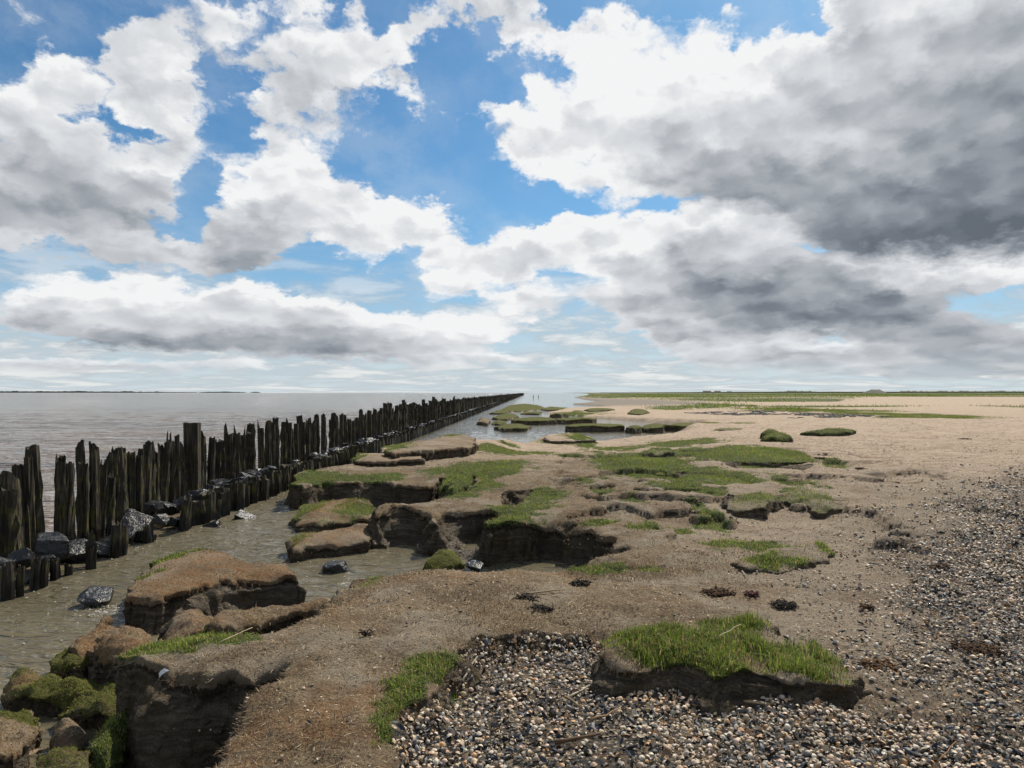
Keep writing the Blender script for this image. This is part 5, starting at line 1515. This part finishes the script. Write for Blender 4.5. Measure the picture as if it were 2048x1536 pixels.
def weed(px, py, wpx, n, label, pal, z=.05, up=.018, name='seaweed_clump'):
    x, y = at(px, py, z); w = wpx / F * y * .5
    h = height_at(x, y)
    A = np.array([x, y, h])
    parts = []
    for _ in range(int(n * 2.2)):
        p = np.clip(krng.normal(size=2), -1.4, 1.4) * np.array([w * .45, w * .38])
        L = .012 + .028 * krng.random(); q = krng.random() * 6.28
        P = [np.array([p[0], p[1], .005])]
        for s in range(4):
            q += krng.normal() * .8
            P.append(P[-1] + np.array([math.cos(q) * L * .5, math.sin(q) * L * .5, krng.normal() * .006 + (.004 if s < 2 else -.004)]))
            P[-1][2] = max(P[-1][2], .003)
        P = np.array(P); P[:, 2] += up * krng.random() * np.exp(-(p[0] ** 2 + p[1] ** 2) / (w * w * .3))
        v, f = tube(P, .004 + .004 * krng.random(), 4)
        parts.append((v, f, pick_cols(1, pal, krng).repeat(len(v), 0)))
    v, f, c = join(parts)
    o = link(name, make_mesh(name, v, f, cols=c), M_WEED, loc=A.tolist())
    tag(o, label, 'seaweed', 'seaweed clumps dried on the bank')
BLK = [(.022, .021, .019), (.045, .038, .03), (.03, .025, .02), (.07, .05, .035)]
BRN = [(.085, .05, .03), (.12, .075, .045), (.05, .03, .02)]
weed(1078, 1238, 50, 60, 'black seaweed clump on the lip of the shell inlet', BLK)
weed(1052, 1220, 40, 40, 'small black seaweed clump just above the inlet lip', BLK)
weed(1160, 1172, 40, 36, 'dark flattened seaweed beside the pale reed stalk', BLK)
weed(1436, 1184, 76, 90, 'brown tangled seaweed clump on the grey silt', BRN)
weed(1505, 1190, 22, 34, 'little purple-brown seaweed scrap right of the tangle', [(.10, .045, .04), (.06, .03, .03)])
weed(1568, 1208, 52, 70, 'black seaweed wrack behind the big grassy hummock', BLK)
weed(1735, 1208, 16, 16, 'tiny dark weed scrap alone on the silt path', BRN)
weed(1930, 883, 26, 40, 'dark weed lump alone on the far sand', BLK, z=0)
weed(1640, 918, 30, 40, 'dark weed patch at the right end of the green turf', BRN)
weed(1720, 938, 20, 30, 'dark weed patch on the sand beyond the turf', BRN)
weed(1880, 1135, 50, 60, 'rust-brown weed mat in the right shell bank', BRN, z=.03)
weed(1960, 1300, 110, 120, 'long brown weed line across the right shell bank', BRN, z=.03)
weed(1760, 1335, 70, 80, 'brown root mat at the right foot of the hummock', [(.17, .10, .05), (.12, .075, .045)], z=.03)
weed(735, 1303, 12, 6, 'tiny black scrap of weed on the bare bank top', BLK)

def feather():
    x, y = at(318, 1306, .17)
    P = [(0, 0, .03), (.012, .004, .045), (.028, .01, .055), (.045, .02, .05)]
    v, f = tube(P, .0016, 4)
    vv = []; ff = []; P = np.array(P)
    for k in range(3):
        o = len(v) + len(vv)
        side = np.array([-.25, .3, .9]) * .012
        vv += [P[k] - side, P[k] + side, P[k + 1] + side * (1.1 if k < 2 else .2), P[k + 1] - side * (1.1 if k < 2 else .2)]
        ff += [(o, o + 1, o + 2), (o, o + 2, o + 3)]
    v = np.vstack([v, np.array(vv, np.float32)]); f = np.vstack([f, np.array(ff, np.int32)])
    o = link('feather', make_mesh('feather', v, f, cols=np.full((len(v), 3), .78, np.float32)), M_SHELL, loc=(x, y, height_at(x, y)))
    tag(o, 'small white feather caught on the near turf corner', 'feather')
feather()

# ------------------------------------------------------------------ foam
frng = np.random.default_rng(51)
def foam_discs(cx, cy, sx, sy, n, r0, r1):
    parts = []
    for _ in range(n):
        x = cx + frng.normal() * sx; y = cy + frng.normal() * sy; r = r0 + (r1 - r0) * frng.random() ** 2
        a = np.linspace(0, 2 * np.pi, 7, endpoint=False)
        rr_ = r * (1 + .35 * frng.normal(size=7))
        z = WATER_Z + .010 + .008 * frng.random()
        V = np.vstack([[[x, y, z + r * .35]], np.stack([x + rr_ * np.cos(a), y + .7 * rr_ * np.sin(a), np.full(7, z - .004)], -1)])
        f = np.array([(0, 1 + i, 1 + (i + 1) % 7) for i in range(7)], np.int32)
        parts.append((V, f, np.full((8, 3), .36 + .14 * frng.random(), np.float32) * np.array([[1, .97, .88]], np.float32)))
    return parts
M_FOAM = tint_material('sea_foam', .5, .2, .4)
parts = []
fx, fy = at(208, 1226, WATER_Z); parts += foam_discs(fx, fy, .14, .07, 110, .004, .017)
fx, fy = at(240, 1215, WATER_Z); parts += foam_discs(fx, fy, .22, .04, 60, .005, .014)
for px, py, sx, sy, n in ((330, 1222, .3, .10, 26), (520, 1160, .5, .3, 30), (640, 1120, .3, .3, 26), (430, 1075, .5, .5, 40), (120, 1290, .5, .3, 26), (60, 1240, .5, .4, 36), (700, 1050, .15, .3, 16)):
    fx, fy = at(px, py, WATER_Z); parts += foam_discs(fx, fy, sx, sy, n, .004, .011)
for d in np.arange(7, 30, .12):
    parts += foam_discs(LOW_X + .2 + ROW_K * d, d, .07, .06, 1, .006, .016)
v, f, c = join(parts)
tag(link('sea_foam', make_mesh('sea_foam', v, f, cols=c), M_FOAM), 'white foam flecks on the channel water', 'foam', kind='stuff')

# ------------------------------------------------------------------ far things
M_FARWOOD = plain_material('far_trees', (.020, .030, .018), (.045, .058, .032), .03)
M_DYKE = plain_material('dyke_grass', (.045, .070, .025), (.075, .095, .040), .05)
M_WALLS = plain_material('far_farm_walls', (.18, .15, .14), (.26, .22, .20), .2)

def land_strip(name, label, cat, az0, az1, dist, prof, depth=120, n=160, mat_=M_FARWOOD, seed=0):
    """a low far shore: a ridge with a ragged tree line, seen edge-on"""
    u = np.linspace(az0, az1, n)
    h = prof((u - az0) / (az1 - az0), u)
    V = []; f = []
    for k, (dy, s) in enumerate(((0, 0), (0, .75), (depth * .4, 1.0), (depth, .9), (depth, 0))):
        V.append(np.stack([u * (dist + dy), np.full(n, dist + dy), -.6 + (h + .6) * s], -1))
    V = np.concatenate(V)
    for k in range(4):
        for i in range(n - 1):
            f.append((k * n + i, k * n + i + 1, (k + 1) * n + i + 1, (k + 1) * n + i))
    o = link(name, make_mesh(name, V, np.array(f, np.int32), smooth=False), mat_)
    tag(o, label, cat)
    return o
def rag(u, k, s): return np.abs(fbm(u * k, u * 0 + s, octv=4, seed=201, gain=.6))
U = lambda px: (px - 1024) / F
land_strip('far_coast', 'long wooded coast on the horizon beyond the sea', 'coast', U(-200), U(395), 8200,
           lambda t, u: 5 + (13 * (1 - t) ** .7 + 16 * rag(u, 90, 1)) * np.clip((1 - t) * 8, .1, 1), 500, 240)
land_strip('far_coast', 'short low islet on the horizon right of the long coast', 'coast', U(398), U(492), 8200, lambda t, u: 3 + (7 + 8 * rag(u, 120, 2)) * np.sin(np.pi * t) ** .5, 400, 60)
land_strip('far_coast', 'tiny speck of land on the sea horizon', 'coast', U(500), U(522), 8200, lambda t, u: 2 + 9 * np.sin(np.pi * t), 300, 16)
land_strip('dyke', 'straight green sea dyke along the right horizon', 'dyke', U(1200), U(2600), 2600, lambda t, u: 1.7 + 3.3 * sstep(0, .25, t) + .4 * rag(u, 40, 4), 40, 200, M_DYKE)
land_strip('far_wood', 'low dark line of trees behind the dyke at mid horizon', 'wood', U(1545), U(1640), 2900, lambda t, u: 5 + 5 * rag(u, 160, 6) * np.sin(np.pi * t) ** .4 + 3 * np.sin(np.pi * t), 60, 80)
land_strip('far_wood', 'long dark line of trees behind the dyke at the right', 'wood', U(1800), U(2200), 2900, lambda t, u: 7 + 5 * rag(u, 120, 8), 60, 160)
for i, (px, w, h, lab) in enumerate(((1415, 15, 9.5, 'long flat farm roof on the horizon, left of the pair'), (1436, 11, 9.5, 'shorter flat farm building on the horizon, right of the pair'),
                                     (1460, 8, 8.0, 'smallest farm shed on the horizon'))):
    dist = 2850.0; ww = w / F * dist; x = U(px) * dist
    V = np.array([(-ww / 2, 0, 0), (ww / 2, 0, 0), (ww / 2, 14, 0), (-ww / 2, 14, 0), (-ww / 2, 0, h * .75), (ww / 2, 0, h * .75), (ww / 2, 14, h * .75), (-ww / 2, 14, h * .75),
                  (-ww / 2, 7, h), (ww / 2, 7, h)], np.float32)
    fq = [(0, 1, 5), (0, 5, 4), (1, 2, 6), (1, 6, 5), (2, 3, 7), (2, 7, 6), (3, 0, 4), (3, 4, 7), (4, 5, 9), (4, 9, 8), (7, 8, 9), (7, 9, 6), (4, 8, 7), (5, 6, 9)]
    tag(link('farm_building', make_mesh('farm_building', V, np.array(fq, np.int32), smooth=False), M_WALLS, loc=(x, dist, 0)), lab, 'building')
# drilling-out mound on the marsh
xm, ym = U(1752) * 900, 900.0
a = np.linspace(0, 2 * np.pi, 24, endpoint=False)
V = [(0, 0, 5.2)]; f = []
for k, (rr_, zz_) in enumerate(((5, 4.6), (10, 2.6), (17, -.4))):
    for t in a: V.append((rr_ * math.cos(t) * (1 + .15 * math.sin(3 * t)), rr_ * math.sin(t), zz_ * (1 + .15 * math.sin(5 * t + k))))
for i in range(24):
    j = (i + 1) % 24
    f.append((0, 1 + i, 1 + j))
    for k in (0, 1): f += [(1 + k * 24 + i, 25 + k * 24 + i, 25 + k * 24 + j), (1 + k * 24 + i, 25 + k * 24 + j, 1 + k * 24 + j)]
tag(link('earth_mound', make_mesh('earth_mound', np.array(V), np.array(f, np.int32)), M_FARWOOD, loc=(xm, ym, .3)), 'dark earth mound alone on the far marsh', 'mound')

# salt marsh vegetation standing on the far flats
mrng = np.random.default_rng(41)
mf = GF[(cenG[:, 1] > 60) & (cenG[:, 1] < 900) & (cenG[:, 0] > 0) & (cenG[:, 0] < cenG[:, 1] * .95)]
cm = GV[mf].mean(1); dm = np.hypot(cm[:, 0], cm[:, 1])
wq = GA['grass'][mf].mean(1)
area, _n = quad_info(GV, mf)
prob = wq * area * (100 / dm) ** 1.7; prob = prob / prob.sum()
ii = mrng.choice(len(mf), 60000, p=prob)
u = mrng.random(len(ii))[:, None]; v = mrng.random(len(ii))[:, None]
q = mf[ii]
P = (GV[q[:, 0]] * (1 - u) + GV[q[:, 1]] * u) * (1 - v) + (GV[q[:, 3]] * (1 - u) + GV[q[:, 2]] * u) * v
dd = np.hypot(P[:, 0], P[:, 1])
Nn = np.tile(np.array([[0, 0, 1.0]]), (len(P), 1))
Lm = (.10 + .22 * mrng.random(len(P)) ** 2) * (.7 + .8 * (fbm(P[:, 0] * .05, P[:, 1] * .03, octv=3, seed=211) > .1))
V_, f_, c_ = blades(P, Nn, Lm, .10 * (dd / 90) ** .9, pick_cols(len(P), PAL_FAR + [(.21, .28, .04), (.17, .24, .035)], mrng), simple=True, rng=mrng)
tag(link('marsh_vegetation', make_mesh('marsh_vegetation', V_, f_, cols=c_, smooth=None), M_GRASS), 'green salt marsh plants covering the far flats', 'marsh plants', kind='stuff')

# lattice mat of old stone blocks showing through the sand, with tufts on it
M_BLOCK = plain_material('old_block_stone', (.085, .08, .075), (.17, .16, .15), 4.0)
A0 = np.array(at(1515, 822, .05)); A1 = np.array(at(1800, 836, .05)); A2 = np.array(at(1560, 836, .05))
root = bpy.data.objects.new('block_mat', None); COL.objects.link(root)
root.location = (float(A0[0]), float(A0[1]), 0)
tag(root, 'lattice of old dark stone blocks sunk in the far sand', 'block mat')
ex = A1 - A0; Lx = np.linalg.norm(ex); ex = ex / Lx; ey = np.array([-ex[1], ex[0]]); ey = ey * np.sign(np.dot(A2 - A0, ey)); Ly = abs(np.dot(A2 - A0, ey))
V = []; f = []; o = 0
step = .55
for i in range(int(Lx / step)):
    for j in range(int(Ly / step)):
        if mrng.random() < .12: continue
        c = ex * (i + .5 * (j % 2)) * step + ey * j * step
        if fbm(np.array([c[0] * .3]), np.array([c[1] * .3]), octv=3, seed=215)[0] < -.22: continue
        X_, Y_ = c + A0
        h = .055 + .03 * mrng.random()
        zz_ = float(top_field(np.array([X_], np.float32), np.array([Y_], np.float32))[0]) - .03
        for sx, sy, sz in ((-1, -1, 0), (1, -1, 0), (1, 1, 0), (-1, 1, 0), (-.85, -.85, 1), (.85, -.85, 1), (.85, .85, 1), (-.85, .85, 1)):
            p = c + ex * sx * .15 + ey * sy * .15
            V.append((p[0], p[1], zz_ + sz * h))
        f += [tuple(o + k for k in t) for t in ((4, 5, 6, 7), (0, 1, 5, 4), (1, 2, 6, 5), (2, 3, 7, 6), (3, 0, 4, 7))]
        o += 8
tag(link('stone_blocks', make_mesh('stone_blocks', np.array(V), np.array(f, np.int32), smooth=False), M_BLOCK, parent=root), kind='stuff')
T_G = 'green tufts on and around the block mat'
for (px, py, rx, ry, lab) in ((1612, 828, 8, 2, 'leftmost of the small tufts in the row on the block mat'), (1630, 829, 8, 2, 'second tuft from the left on the block mat'),
                              (1649, 829, 8, 2, 'third tuft from the left on the block mat'), (1679, 832, 8, 3, 'tallest tuft standing on the block mat'),
                              (1598, 822, 8, 1.6, 'tiny tuft at the upper edge of the block mat'), (1778, 842, 9, 2, 'upper tuft of the two right of the block mat'),
                              (1776, 849, 10, 2.4, 'lower tuft of the two right of the block mat'), (1829, 850, 11, 3, 'round tuft alone on the sand right of the mat'),
                              (1847, 836, 12, 2.4, 'brown-green tuft at the right end of the turf strip'), (1503, 811, 12, 2.2, 'dark oval tuft left of the mat before the marsh'),
                              (1858, 799, 12, 2, 'dark bushy tuft on the marsh edge at the right')):
    d_ = EYE * F / (py - HY)
    hh = ry * 1.4 / F * d_
    mound('grass_tuft', lab, 'tuft', blob(px, py, rx, max(ry * .8, 1.3)), hh * .6, T_G, zb=-.1, grass=1.0, w=.25, k=.3, dome=.7, pal=PAL_FAR, dens=4000.0, ln=(.05, .11), fringe=False, en=.1)
